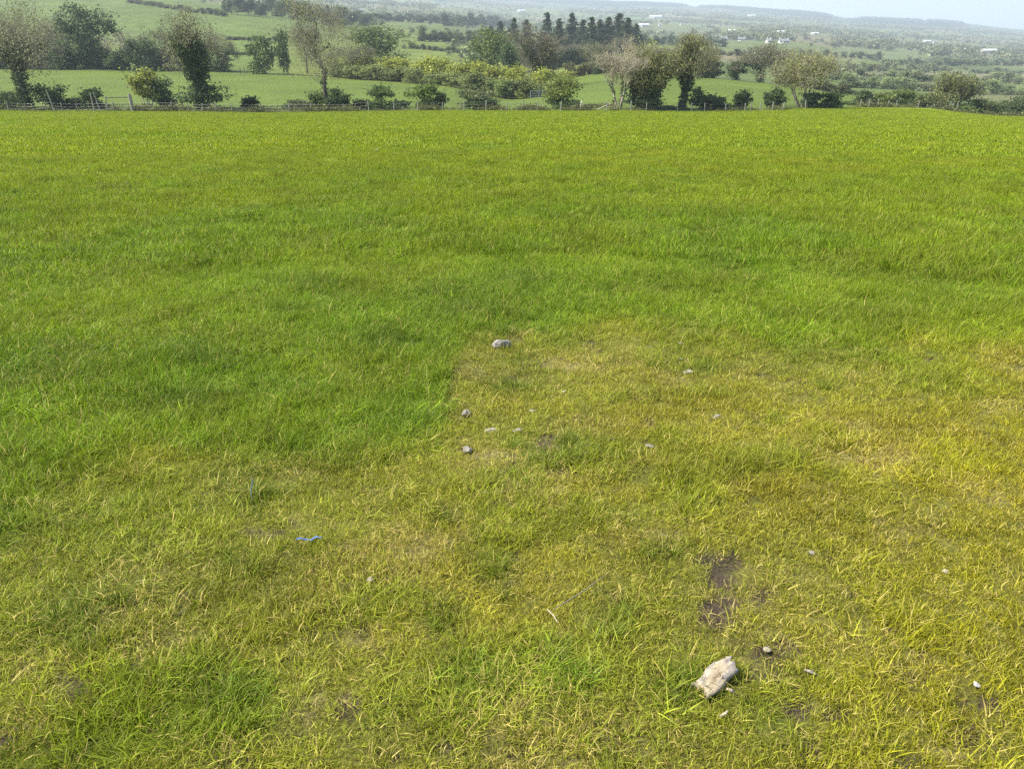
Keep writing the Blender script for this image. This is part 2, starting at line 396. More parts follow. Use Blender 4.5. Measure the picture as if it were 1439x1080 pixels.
def make_ground():
    azs = np.concatenate([np.radians(np.linspace(-180, -48, 45)[:-1]), np.radians(np.linspace(-48, 48, 440)), np.radians(np.linspace(48, 180, 45)[1:-1])])
    rs = np.concatenate([np.exp(np.linspace(math.log(0.35), math.log(14), 210))[:-1], np.exp(np.linspace(math.log(14), math.log(6800), 290)), np.exp(np.linspace(math.log(7100), math.log(30000), 14))])
    A, R = np.meshgrid(azs, rs)
    X, Y = R * np.sin(A), R * np.cos(A)
    Z = terr(X, Y)
    px, py, worn, soil, dry, tuft = maps(X.ravel(), Y.ravel())
    sh = X.shape
    soil = soil.reshape(sh); worn = worn.reshape(sh); dry = dry.reshape(sh)
    Z = Z - 0.012 * np.clip(soil, 0, 1) * (R < 12)
    near_c = np.array((0.060, 0.092, 0.008)) * np.ones(sh + (3,))
    wornc = np.array((0.115, 0.112, 0.022)); soilc = np.array((0.062, 0.048, 0.030)); dryc = np.array((0.20, 0.16, 0.075))
    w = worn[..., None]; near_c = near_c * (1 - w) + wornc * w
    d = np.clip(dry, 0, 1)[..., None] * 0.7; near_c = near_c * (1 - d) + dryc * d
    s = sstep(0.25, 0.6, soil)[..., None]; near_c = near_c * (1 - s) + soilc * s
    fw = sstep(14, 60, R)[..., None]; near_c = near_c * (1 - fw) + np.array((0.15, 0.205, 0.004)) * fw
    midc = np.array((0.084, 0.116, 0.018)) * (0.9 + 0.25 * fbm(X / 9, Y / 2.2, 88, 3))[..., None]
    farc = far_color(X, Y)
    Ff, Fm = fenceY(A), midY(A)
    col = np.where((Y < Ff)[..., None] & (Y > -150)[..., None], near_c, np.where((Y < Fm)[..., None] & (Y > 0)[..., None], midc, farc))
    nr, na = sh
    idx = np.arange(nr * na).reshape(sh)
    q = np.stack([idx[:-1, :], np.roll(idx, -1, 1)[:-1, :], np.roll(idx, -1, 1)[1:, :], idx[1:, :]], -1)
    Rc, Yc = R[:-1], Y[:-1]
    cls = np.where(Yc < Ff[:-1], 0, np.where(Yc < Fm[:-1], 1, np.where(Rc < 3200, 2, 3)))
    cls = np.where((Yc < 30) & (Rc > 160), 2, cls)
    V = np.stack([X, Y, Z], -1).reshape(-1, 3); Cc = np.concatenate([col, np.ones(sh + (1,))], -1).reshape(-1, 4)
    for k, (nm, mat) in enumerate((('pasture', M_SOIL), ('middle_field', M_FIELD), ('valley_land', M_FAR), ('hills', M_FAR))):
        f = q[cls == k].reshape(-1, 4)
        if k == 0:   # hole under the camera is closed by a fan of the innermost ring
            pass
        u, inv = np.unique(f, return_inverse=True)
        v = V[u]; f2 = inv.reshape(-1, 4)[:, ::-1]; c = Cc[u]
        me = mesh_np(nm, v, f2, mat, smooth=True)
        ca = me.attributes.new('gcol', 'FLOAT_COLOR', 'POINT'); ca.data.foreach_set('color', c.astype(np.float32).ravel())
        o = link(nm, me); tag(o, kind='structure')
make_ground()

# ------------------------------------------------------------------ scatter (for uncountable stuff)
def make_coll(name, meshes):
    col = bpy.data.collections.new(name)
    for i, me in enumerate(meshes): link('%s_%02d' % (name, i), me, coll=col)
    return col

def scatter(name, P, rotz, tilt, scl, colr, dry, coll, nvar):
    me = bpy.data.meshes.new(name); n = len(P)
    me.vertices.add(n); me.vertices.foreach_set('co', np.asarray(P, np.float32).ravel())
    rot = np.stack([tilt[:, 0], tilt[:, 1], rotz], -1)
    for nm, typ, key, arr in (('rot', 'FLOAT_VECTOR', 'vector', rot), ('scl', 'FLOAT_VECTOR', 'vector', scl), ('col', 'FLOAT_VECTOR', 'vector', colr),
                              ('dry', 'FLOAT', 'value', dry), ('idx', 'INT', 'value', rng.integers(0, nvar, n))):
        a = me.attributes.new(nm, typ, 'POINT')
        a.data.foreach_set(key, np.asarray(arr, np.int32 if typ == 'INT' else np.float32).ravel())
    o = link(name, me)
    ng = bpy.data.node_groups.new(name + '_nodes', 'GeometryNodeTree')
    ng.interface.new_socket('Geometry', in_out='INPUT', socket_type='NodeSocketGeometry')
    ng.interface.new_socket('Geometry', in_out='OUTPUT', socket_type='NodeSocketGeometry')
    gi, go = ng.nodes.new('NodeGroupInput'), ng.nodes.new('NodeGroupOutput')
    ip = ng.nodes.new('GeometryNodeInstanceOnPoints'); ci = ng.nodes.new('GeometryNodeCollectionInfo')
    ci.inputs['Collection'].default_value = coll; ci.inputs['Separate Children'].default_value = True; ci.inputs['Reset Children'].default_value = True
    def na(nm, dt):
        x = ng.nodes.new('GeometryNodeInputNamedAttribute'); x.data_type = dt; x.inputs['Name'].default_value = nm; return x.outputs[0]
    ng.links.new(gi.outputs[0], ip.inputs['Points']); ng.links.new(ci.outputs[0], ip.inputs['Instance'])
    ip.inputs['Pick Instance'].default_value = True
    ng.links.new(na('idx', 'INT'), ip.inputs['Instance Index'])
    ng.links.new(na('rot', 'FLOAT_VECTOR'), ip.inputs['Rotation']); ng.links.new(na('scl', 'FLOAT_VECTOR'), ip.inputs['Scale'])
    ng.links.new(ip.outputs[0], go.inputs[0])
    md = o.modifiers.new('scatter', 'NODES'); md.node_group = ng
    tag(o, kind='stuff')
    return o

def clump(name, n, R, lmin, lmax, wid, lean, curl, seg=3, bias=(0, 0), flat=0.0, gauss=True, radial=0.3):
    """a little bundle of grass blades: tapered, bent ribbons"""
    V, F, A = [], [], []
    for b in range(n):
        if gauss: x, y = rng.normal(0, R * 0.55, 2)
        else: x, y = rng.uniform(-R, R, 2)
        l = rng.uniform(lmin, lmax) * (0.7 + 0.6 * rng.random()); w = wid * rng.uniform(0.6, 1.35)
        ang = rng.uniform(0, 2 * math.pi)
        if rng.random() < radial: ang = math.atan2(y, x) + rng.normal(0, 0.5)
        th = abs(rng.normal(0, lean)) + flat * rng.uniform(0.6, 1.0); dth = abs(rng.normal(curl, curl * 0.6)) / seg
        dx, dy = math.cos(ang), math.sin(ang)
        fa = ang + math.pi / 2 + rng.normal(0, 0.7); sxx, syy = math.cos(fa), math.sin(fa)
        p = np.array((x, y, -0.006)); r1, r2 = rng.random(), rng.random()
        base = len(V); tw = rng.normal(0, 0.25)
        for s in range(seg + 1):
            t = s / seg; ww = w * (1 - t ** 1.7) * 0.5 + 0.0002
            V.append(p + np.array((sxx, syy, 0)) * ww); V.append(p - np.array((sxx, syy, 0)) * ww)
            A.append((r1, t, r2)); A.append((r1, t, r2))
            th2 = min(th, 1.75)
            d = np.array((dx * math.sin(th2) + bias[0] * t, dy * math.sin(th2) + bias[1] * t, math.cos(th2)))
            p = p + d * (l / seg); th += dth; p[2] = max(p[2], 0.002)
            fa += tw; 
        for s in range(seg):
            k = base + 2 * s; F.append((k, k + 1, k + 3, k + 2))
    return mesh_np(name, V, F, M_BLADE, A)

def sample_wedge(r0, r1, dens, half=math.radians(46)):
    n = int(dens * half * (r1 * r1 - r0 * r0))
    r = np.sqrt(rng.uniform(r0 * r0, r1 * r1, n)); a = rng.uniform(-half, half, n)
    return r * np.sin(a), r * np.cos(a)

def gcolor(X, Y, worn, tuft, dry):
    n = X.size
    lush = np.array((0.130, 0.212, 0.006)); wc = np.array((0.275, 0.275, 0.024)); tc = np.array((0.066, 0.140, 0.012))
    r = np.hypot(X, Y)
    w = (worn * 0.9)[:, None]; c = lush * (1 - w) + wc * w
    t = np.clip(tuft, 0, 1)[:, None] * 0.75; c = c * (1 - t) + tc * t
    f = (sstep(6, 24, r) * 0.85)[:, None]; c = c * (1 - f) + np.array((0.19, 0.255, 0.002)) * f
    yl = (sstep(0.30, 0.75, X / np.maximum(Y, 0.5)) * sstep(9, 3, r) * 0.6)[:, None]; c = c * (1 - yl) + np.array((0.315, 0.275, 0.010)) * yl  # yellower turf to the right: partly real, partly a lens cast put into the colour
    m = (0.62 + 0.76 * fbm(X * 2.3, Y * 2.3, 301, 3))[:, None]
    hue = (fbm(X * 0.9, Y * 0.9, 311, 3) - 0.5)[:, None] * np.array((0.10, 0.03, 0.0))
    c = np.clip(c * m + hue * c * 6, 0.004, 1) * (1 + rng.uniform(-.18, .18, (n, 1)) * sstep(40, 12, r)[:, None])
    return c

def do_grass():
    short = [clump('short', 64, 0.05, 0.013, 0.038, 0.0020, 0.65, 0.9, 3) for _ in range(10)]
    lng = [clump('long', 60, 0.06, 0.035, 0.088, 0.0027, 0.50, 1.1, 4, bias=(0.10, 0.02)) for _ in range(10)]
    tft = [clump('tuft', 80, 0.04, 0.055, 0.125, 0.0032, 0.55, 0.9, 5, radial=0.8) for _ in range(6)]
    strw = [clump('straw', 14, 0.06, 0.012, 0.046, 0.0017, 0.25, 0.5, 3, flat=1.1, radial=0.2) for _ in range(6)]
    mid = [clump('mid', 170, 0.16, 0.04, 0.125, 0.0058, 0.55, 1.0, 3, bias=(0.10, 0.02), gauss=False) for _ in range(8)]
    far = [clump('far', 130, 0.40, 0.06, 0.12, 0.022, 0.45, 0.7, 2, bias=(0.12, 0.02), gauss=False) for _ in range(6)]
    cs, cl, ct, cw, cm, cf = [make_coll(n, m) for n, m in (('blade_short', short), ('blade_long', lng), ('blade_tuft', tft), ('blade_straw', strw), ('blade_mid', mid), ('blade_far', far))]
    def tilt(n, s=0.12): return rng.normal(0, s, (n, 2))
    def lean(X, Y, fr, amp, s): return np.stack([(fbm(X * fr, Y * fr, 611, 2) - .5) * amp, (fbm(X * fr + 7, Y * fr, 612, 2) - .45) * amp], -1) + rng.normal(0, s, (X.size, 2))
    # --- near turf
    X1, Y1 = sample_wedge(0.9, 4.2, 820); X2, Y2 = sample_wedge(4.2, 8.5, 500)
    X, Y = np.concatenate([X1, X2]), np.concatenate([Y1, Y2])
    px, py, worn, soil, dry, tuft = maps(X, Y)
    keep = rng.random(X.size) > sstep(0.16, 0.46, soil) * 0.93
    X, Y, worn, soil, dry, tuft = [a[keep] for a in (X, Y, worn, soil, dry, tuft)]
    isl = rng.random(X.size) < (1 - worn) * 0.9 + 0.04 + 0.5 * np.clip(tuft, 0, 1)
    Z = terr(X, Y); P = np.stack([X, Y, Z], -1)
    col = gcolor(X, Y, worn, tuft, dry)
    dr = np.clip(0.03 + 0.10 * worn + 0.40 * np.clip(dry, 0, 1) + 0.12 * np.clip(soil, 0, 1), 0, 0.8)
    hgt = (0.35 + 1.25 * fbm(X * 2.6, Y * 2.6, 401, 3)) * rng.uniform(0.65, 1.35, X.size)
    for msk, nm, cc, nv in ((~isl, 'short_grass', cs, 10), (isl, 'long_grass', cl, 10)):
        n = msk.sum(); h = hgt[msk] * (0.85 + 0.35 * np.clip(tuft[msk], 0, 1)) * (1 - 0.35 * (worn[msk] if nm == 'long_grass' else 0))
        w = rng.uniform(0.8, 1.2, n)
        scatter(nm, P[msk], rng.normal(0, 1.1 if nm == 'long_grass' else 3, n), lean(X[msk], Y[msk], 4.5, 1.15, .15), np.stack([w, w, h], -1), col[msk], dr[msk], cc, nv)
    # --- darker radiating tufts
    X, Y = sample_wedge(0.9, 11, 60)
    px, py, worn, soil, dry, tuft = maps(X, Y)
    k = rng.random(X.size) < np.clip(tuft * 1.0 + 0.10 * sstep(0.55, 0.75, fbm(X * 1.5, Y * 1.5, 501, 2)) * (1 - 0.6 * worn), 0, 1) * (soil < 0.4)
    X, Y, worn, dry, tuft = [a[k] for a in (X, Y, worn, dry, tuft)]; n = X.size
    s = rng.uniform(0.55, 1.1, n) * (1 - 0.25 * worn)
    scatter('grass_tufts', np.stack([X, Y, terr(X, Y)], -1), rng.uniform(-3, 3, n), tilt(n), np.stack([s, s, s], -1), gcolor(X, Y, worn, np.ones(n), dry) * 1.05, np.full(n, 0.06), ct, 6)
    # --- long loose strands standing out of the lush sward
    wsp = make_coll('blade_wisp', [clump('wisp', 22, 0.10, 0.07, 0.15, 0.0040, 0.55, 1.2, 5, bias=(0.15, 0.0), radial=.15) for _ in range(8)])
    X, Y = sample_wedge(1.2, 15, 70, math.radians(43))
    px, py, worn, soil, dry, tuft = maps(X, Y)
    k = rng.random(X.size) < np.clip((1 - worn) * sstep(.32, .62, fbm(X * 1.6, Y * 1.6, 521, 3)) + .04, 0, 1) * (soil < .3)
    X, Y, worn, dry, tuft = [a[k] for a in (X, Y, worn, dry, tuft)]; n = X.size; s = rng.uniform(0.55, 1.1, n) * (1 - .35 * worn)
    scatter('loose_strands', np.stack([X, Y, terr(X, Y)], -1), rng.normal(0, 1.2, n), lean(X, Y, 3.0, 1.3, .2), np.stack([s, s, s], -1), gcolor(X, Y, worn, tuft * .6, dry) * 1.25, np.full(n, 0.10), wsp, 8)
    # --- lying straw
    X, Y = sample_wedge(0.9, 6.5, 260)
    px, py, worn, soil, dry, tuft = maps(X, Y)
    k = rng.random(X.size) < np.clip(0.04 + 0.17 * worn + 0.7 * np.clip(dry, 0, 1) + 0.30 * np.clip(soil, 0, 1), 0, 1) * (0.25 + 0.75 * worn)
    X, Y = X[k], Y[k]; n = X.size; s = rng.uniform(0.6, 1.25, n)
    scatter('dry_grass', np.stack([X, Y, terr(X, Y) + rng.uniform(0.004, 0.03, n)], -1), rng.uniform(-3, 3, n), tilt(n, 0.2), np.stack([s, s, s], -1), np.tile((0.2, 0.2, 0.03), (n, 1)), np.full(n, 0.85), cw, 6)
    # --- sward further out
    X, Y = sample_wedge(8.0, 26, 62, math.radians(42)); px, py, worn, soil, dry, tuft = maps(X, Y); n = X.size
    h = (0.4 + 1.2 * fbm(X * 1.3, Y * 1.3, 402, 3)) * rng.uniform(0.7, 1.3, n); w = rng.uniform(0.8, 1.2, n)
    scatter('meadow_grass', np.stack([X, Y, terr(X, Y)], -1), rng.normal(0, 1.0, n), lean(X, Y, 2.2, .9, .12), np.stack([w, w, h], -1), gcolor(X, Y, worn * 0, tuft, dry), np.full(n, 0.04), cm, 8)
    X, Y = sample_wedge(25, 118, 7.0, math.radians(40)); az = np.arctan2(X, Y)
    k = Y < fenceY(az) - 0.3; X, Y = X[k], Y[k]; n = X.size
    h = (0.6 + 0.8 * fbm(X * 0.4, Y * 0.4, 403, 3)) * rng.uniform(0.8, 1.2, n); w = rng.uniform(0.8, 1.3, n)
    z0 = np.zeros(n)
    scatter('distant_grass', np.stack([X, Y, terr(X, Y)], -1), rng.uniform(-0.7, 0.7, n), tilt(n, 0.05), np.stack([w, w, h], -1), gcolor(X, Y, z0, z0, z0), np.full(n, 0.03), cf, 6)
do_grass()

# crumbs of bare soil
def rock_mesh(name, seed, sx_, sy_, sz_, sub=2, ang=0.35, mat=None, planes=7):
    import bmesh
    bm = bmesh.new(); bmesh.ops.create_icosphere(bm, subdivisions=sub, radius=1.0)
    rr = random.Random(seed)
    pl = [(Vector((rr.gauss(0, 1), rr.gauss(0, 1), rr.gauss(0, 1))).normalized(), rr.uniform(0.5, 0.82)) for _ in range(planes)]
    for v in bm.verts:
        for nrm, dd in pl:
            t = v.co.dot(nrm)
            if t > dd: v.co -= nrm * (t - dd)
        v.co *= 1 + rr.uniform(-ang, ang) * 0.12
        v.co = Vector((v.co.x * sx_, v.co.y * sy_, v.co.z * sz_))
    me = bpy.data.meshes.new(name); bm.to_mesh(me); bm.free()
    if mat: me.materials.append(mat)
    return me
M_CLOD = simple_mat('soil_crumb', (0.045, 0.034, 0.024), (0.12, 0.092, 0.065), 0.95, 3)
def do_clods():
    cc = make_coll('crumb', [rock_mesh('crumb', 900 + i, 1, 0.9, 0.7, 1, 0.9, M_CLOD) for i in range(5)])
    X, Y = sample_wedge(0.9, 5.5, 5200); px, py, worn, soil, dry, tuft = maps(X, Y)
    k = rng.random(X.size) < sstep(0.35, 0.7, soil); X, Y = X[k], Y[k]; n = X.size
    s = 0.0018 + 0.006 * rng.random(n) ** 3
    scatter('soil_crumbs', np.stack([X, Y, terr(X, Y) - 0.011], -1), rng.uniform(-3, 3, n), rng.normal(0, 1, (n, 2)), np.stack([s, s, s], -1), np.zeros((n, 3)), np.zeros(n), cc, 5)
do_clods()

#@@PART2
# ------------------------------------------------------------------ trees
def tubes(segs, sides_fn):
    V, F = [], []
    for (p0, p1, r0, r1) in segs:
        d = p1 - p0; L_ = np.linalg.norm(d)
        if L_ < 1e-6: continue
        d = d / L_; a = np.cross(d, (0.31, 0.87, 0.37)); a /= np.linalg.norm(a); b = np.cross(d, a)
        k = sides_fn(r0); base = len(V)
        for (p, r) in ((p0 - d * r0 * 0.3, r0), (p1, r1)):
            for i in range(k):
                t = 2 * math.pi * i / k; V.append(p + (a * math.cos(t) + b * math.sin(t)) * r)
        for i in range(k):
            j = (i + 1) % k; F.append((base + i, base + j, base + k + j, base + k + i))
    return np.array(V), np.array(F)

def leaf_cards(P, size, rs, up=0.25):
    """small diamond-shaped leaf sprays at the points P, each with its own tilt"""
    n = len(P); P = np.asarray(P)
    nrm = rs.normal(0, 1, (n, 3)); nrm[:, 2] += up * 2; nrm /= np.linalg.norm(nrm, axis=1)[:, None]
    a = np.cross(nrm, rs.normal(0, 1, (n, 3))); a /= np.linalg.norm(a, axis=1)[:, None] + 1e-9; b = np.cross(nrm, a)
    s = (size * rs.uniform(0.55, 1.4, n))[:, None]; asp = rs.uniform(0.45, 0.85, n)[:, None]
    V = np.stack([P - a * s, P - b * s * asp + nrm * s * .15, P + a * s, P + b * s * asp + nrm * s * .15], 1).reshape(-1, 3)
    F = np.arange(4 * n).reshape(-1, 4)
    R = np.repeat(np.stack([rs.random(n), rs.random(n), rs.random(n)], -1), 4, 0)
    return V, F, R

def skeleton(rs, stems=1, fork=0.3, spread=0.6, nl=3, upright=0.5, depth=4, lean=(0, 0)):
    """branching skeleton in a unit box (height 1); returns segments and tips with their level"""
    segs, tips, mids = [], [], []
    def grow(p, d, l, r, lv):
        n = 3 if lv < 2 else 2
        for k in range(n):
            d = d + rs.normal(0, 0.045 + 0.075 * lv, 3) + np.array((0, 0, 0.06 * upright)); d = d / np.linalg.norm(d)
            q = p + d * l / n; r2 = r * (0.86 if k < n - 1 else 0.72)
            segs.append((p, q, r, r2, lv)); mids.append((q, lv)); p, r = q, r2
            if lv >= 1 and lv < depth and rs.random() < 0.75:
                side(p, d, l * 0.55, r * 0.55, lv + 1)
        if lv < depth:
            m = nl + (1 if rs.random() < 0.4 else 0)
            for _ in range(m): side(p, d, l * rs.uniform(0.6, 0.85), r * 0.66, lv + 1)
        else: tips.append(p)
    def side(p, d, l, r, lv):
        if lv > depth: tips.append(p); return
        a = rs.normal(0, 1, 3); a -= d * a.dot(d); a /= np.linalg.norm(a) + 1e-9
        e = d * (1 - spread * 0.5) + a * spread; e[2] += upright * 0.35; e /= np.linalg.norm(e)
        grow(p, e, l, r, lv)
    for s in range(stems):
        if stems == 1: d = np.array((lean[0], lean[1], 1.0)); p = np.zeros(3)
        else:
            t = 2 * math.pi * (s + rs.random() * .6) / stems; d = np.array((math.cos(t) * 0.38 + lean[0], math.sin(t) * 0.38 + lean[1], 1.0)); p = np.array((math.cos(t) * .02, math.sin(t) * .02, 0))
        d /= np.linalg.norm(d)
        grow(p, d, fork, 0.022 if stems == 1 else 0.014, 0)
    return segs, tips, mids

def fit(segs, tips, mids, H, W, trunk_r, spread_top=True):
    allp = np.array([s[1] for s in segs])
    zmax = allp[:, 2].max(); cx, cy_ = 0.0, 0.0
    hw = np.percentile(np.abs(allp[:, :2]), 97)
    sx_, sz_ = W / 2 / hw, H / zmax
    S = np.array((sx_, sx_, sz_)); rk = trunk_r / segs[0][2]
    sg = []
    for (p, q, r, r2, lv) in segs:
        sg.append((p * S, q * S, max(r * rk, 0.012), max(r2 * rk, 0.010), lv))
    return sg, [t * S for t in tips], [(m_ * S, lv) for m_, lv in mids]

def tree_parts(seed, H, W, kind, leaf=(0.08, 0.12, 0.02), nleaf=3500, lsize=0.20, trunk_r=0.28, stems=1, fork=0.3, spread=0.65, upright=0.5,
               depth=4, bark=None, ivy=0, ivy_r=0.5, ivy_top=0.75, lean=(0, 0), sparse=1.0, nl=2, crown=(.62, .36), ivy_lv=(1.0, .85, .6)):
    """meshes of a tree: trunk with limbs, crown of leaf sprays, ivy sleeve"""
    rs = np.random.default_rng(seed)
    segs, tips, mids = fit(*skeleton(rs, stems, fork, spread, nl, upright, depth, lean), H, W, trunk_r)
    out = {}
    V, F = tubes([s[:4] for s in segs], lambda r: 8 if r > 0.12 else (5 if r > 0.05 else 3))
    # fine twigs at the tips
    tw = []
    tp = np.array(tips)
    ntw = int({'bare': 5, 'spring': 4, 'ivy': 4, 'leafy': 1}[kind] * len(tp)); ntw = min(ntw, 2600)
    for i in rs.integers(0, len(tp), ntw):
        d = rs.normal(0, 1, 3) + np.array((0, 0, 0.9 * upright + 0.3)); d /= np.linalg.norm(d); l = W * rs.uniform(0.05, 0.12)
        q = tp[i] + d * l; tw.append((tp[i], q, 0.016, 0.008)); tw.append((q, q + (d + rs.normal(0, .5, 3)) * l * 0.6, 0.009, 0.005))
    # crown envelope: lumps of fine twigs and leaves spread through an ellipsoid
    nc = 46; cd = rs.normal(0, 1, (nc, 3)); cd /= np.linalg.norm(cd, axis=1)[:, None]; cd *= (rs.random((nc, 1)) ** .4)
    off = np.array((lean[0] * H * .55, lean[1] * H * .55, 0))
    env = cd * np.array((W * .43, W * .43, H * crown[1])) + np.array((0, 0, H * crown[0])) + off
    nv = int({'bare': 260, 'spring': 420, 'ivy': 380, 'leafy': 120}[kind])
    for i in rs.integers(0, nc, nv):
        p_ = env[i] + rs.normal(0, 1, 3) * W * .07; d = (p_ - off - np.array((0, 0, H * (crown[0] - crown[1] * 1.2)))); d /= np.linalg.norm(d) + 1e-6; d = d + rs.normal(0, .35, 3)
        l = W * rs.uniform(.05, .11); tw.append((p_ - d * l, p_ + d * l * .4, .017, .011)); tw.append((p_ + d * l * .4, p_ + (d + rs.normal(0, .4, 3)) * l, .011, .005))
    V2, F2 = tubes(tw, lambda r: 3)
    bk = bark or M_BARK
    me = bpy.data.meshes.new('trunk')
    out['trunk'] = mesh_np('trunk', V, F, bk, smooth=True)
    if len(V2): out['twigs'] = mesh_np('twigs', V2, F2, bark or M_TWIG)
    if nleaf:
        pts = tp[rs.integers(0, len(tp), nleaf)] + np.clip(rs.normal(0, 1, (nleaf, 3)), -1.7, 1.7) * W * (0.055 if kind == 'leafy' else 0.05)
        ke = int(nleaf * .55); pts[-ke:] = env[rs.integers(0, nc, ke)] + np.clip(rs.normal(0, 1, (ke, 3)), -1.7, 1.7) * W * .075
        if kind == 'leafy':   # lumps of foliage round the limbs as well
            md = np.array([m_ for m_, lv in mids if lv >= 2] or [m_ for m_, lv in mids])
            k = nleaf // 3; pts[:k] = md[rs.integers(0, len(md), k)] + rs.normal(0, 1, (k, 3)) * W * 0.05
        v, f, r = leaf_cards(pts, lsize, rs); out['crown'] = mesh_np('crown', v, f, M_LEAF, r)
    if ivy:
        pts = []
        for (p, q, r, r2, lv) in segs:
            if lv > 2: continue
            zc = (p[2] + q[2]) / 2
            if zc > H * ivy_top * rs.uniform(0.85, 1.2): continue
            rad = ivy_r * ivy_lv[lv]
            k = int(ivy * np.linalg.norm(q - p) * rad * (1.0, 1.0, 0.6)[lv]) + 1
            t = rs.random((k, 1)); a = rs.normal(0, 1, (k, 3)); a /= np.linalg.norm(a, axis=1)[:, None]
            pts.append(p + (q - p) * t + a * rad * rs.uniform(0.5, 1.15, (k, 1)))
        pts = np.concatenate(pts); pts[:, 2] = np.maximum(pts[:, 2], 0.05)
        v, f, r = leaf_cards(pts, 0.17, rs, 0.4); out['ivy'] = mesh_np('ivy', v, f, M_IVY, r)
    return out

def bush_parts(seed, H, W, nleaf=1500, lsize=0.15, lumps=12, low=0.0, stemmat=None, top=1.0):
    rs = np.random.default_rng(seed)
    cen, rad = [], []
    for k in range(lumps):
        t = rs.uniform(0, 2 * math.pi); rr = math.sqrt(rs.random()); z = rs.uniform(0.10, 0.86)
        env = math.sqrt(max(0.05, 1 - (2 * z - 0.85) ** 2)) if z > 0.42 else 0.75 + 0.25 * z
        cen.append((rr * env * W * 0.38 * math.cos(t), rr * env * W * 0.38 * math.sin(t), low + z * (H - low)))
        rad.append((rs.uniform(0.16, 0.3) * W, rs.uniform(0.10, 0.2) * (H - low)))
    cen = np.array(cen); rad = np.array(rad)
    i = rs.integers(0, lumps, nleaf); d = rs.normal(0, 1, (nleaf, 3)); d /= np.linalg.norm(d, axis=1)[:, None]
    q = rs.random((nleaf, 1)) ** 0.45 * (0.85 + 0.35 * rs.random((nleaf, 1)))
    P = cen[i] + d * q * np.stack([rad[i, 0], rad[i, 0], rad[i, 1]], -1)
    # stray shoots break the outline
    k = nleaf // 12; j = rs.integers(0, lumps, k); P[:k] = cen[j] + np.stack([rs.normal(0, .18, k) * W, rs.normal(0, .18, k) * W, np.abs(rs.normal(.12, .10, k)) * H], -1)
    P[:, 2] = np.clip(P[:, 2], 0.02, H * 1.04)
    v, f, r = leaf_cards(P, lsize, rs, 0.35)
    out = {'crown': mesh_np('crown', v, f, M_LEAF, r)}
    segs = []
    for k in range(min(7, lumps)):
        p0 = np.array((rs.normal(0, .04) * W, rs.normal(0, .04) * W, -0.1)); p2 = cen[k] + np.array((0, 0, rad[k, 1] * .6)); p1 = (p0 + p2) / 2 + rs.normal(0, .04, 3) * W
        segs += [(p0, p1, 0.06, 0.045), (p1, p2, 0.045, 0.02)]
    V, F = tubes(segs, lambda r: 5); out['stems'] = mesh_np('stems', V, F, stemmat or M_BARK, smooth=True)
    return out

def conifer_parts(seed, H, W, tiers=15):
    rs = np.random.default_rng(seed); pts, segs = [], [(np.zeros(3), np.array((0, 0, H * .97)), H * .014, 0.02)]
    for k in range(tiers):
        z = H * (0.10 + 0.88 * k / tiers); R_ = W / 2 * (1 - k / tiers) ** 1.1 * rs.uniform(0.7, 1.2) + 0.10
        for a in range(9):
            t = rs.uniform(0, 6.283); r_ = R_ * rs.uniform(0.7, 1.1)
            e = np.array((math.cos(t) * r_, math.sin(t) * r_, z - r_ * rs.uniform(.05, .45) + rs.normal(0, H * .022))); s0 = np.array((0, 0, z))
            segs.append((s0, e, 0.05, 0.02))
            m = int(6 + 26 * R_ / W * 2); u = rs.random((m, 1)) ** .7
            pts.append(s0 + (e - s0) * u + rs.normal(0, .10 + .12 * R_, (m, 3)) * np.array((1, 1, .6)))
    v, f, r = leaf_cards(np.concatenate(pts), 0.24, rs, 0.1)
    V, F = tubes(segs, lambda r: 5 if r > .06 else 3)
    return {'trunk': mesh_np('trunk', V, F, M_BARK), 'crown': mesh_np('crown', v, f, M_LEAF, r)}

def plant(name, parts, loc, rotz, col, label, cat, group=None, scale=(1, 1, 1)):
    e = link(name, None, loc=loc, rot=(0, 0, rotz)); e.scale = scale
    tag(e, label, cat, group)
    for k, me in parts.items():
        o = link(k, me, e); o.color = (col[0] * 1.4, col[1] * 1.4, col[2] * 1.4, 1)
        if k == 'twigs': o['kind'] = 'stuff'
    return e

def recolor_copy(src, loc, rotz, col, scale, label=None, group=None):
    c = copy_tree(src); c.location = loc; c.rotation_euler = (0, 0, rotz); c.scale = scale
    for ch in c.children: ch.color = (*col, 1)
    if label: c['label'] = label
    if group: c['group'] = group
    return c

def hgt(p, y):
    """real height of something standing at p whose top is seen at photo row y"""
    return float(zpix(p.y, y)) - p.z
def wid(p, dx): return dx / FPX * (p.y * cp - (p.z - CAMZ) * sp)

OLIVE, BROWNISH, MIDG, DARKG, LIME = (0.165, 0.172, 0.06), (0.158, 0.162, 0.082), (0.09, 0.13, 0.038), (0.058, 0.088, 0.034), (0.15, 0.19, 0.03)

# --- trees and bushes along the fence ------------------------------------------------------
def T(x, Y, top, w, name, kind, label, seed, col=OLIVE, rot=None, **kw):
    p = at(x, Y); H = hgt(p, top); W = wid(p, w)
    parts = tree_parts(seed, H, W, kind, **kw)
    p.z -= 0.15
    return plant(name, parts, p, 0.0 if rot is None else rot, col, label, 'tree')
def B(x, Y, top, w, label, seed, col=MIDG, name='bush', **kw):
    p = at(x, Y); H = hgt(p, top) * 1.12; W = wid(p, w) * 1.3; p.z -= 0.05; kw.setdefault('nleaf', 1900); kw.setdefault('lumps', 15)
    return plant(name, bush_parts(seed, H, W, **kw), p, 0.0, col, label, 'bush')

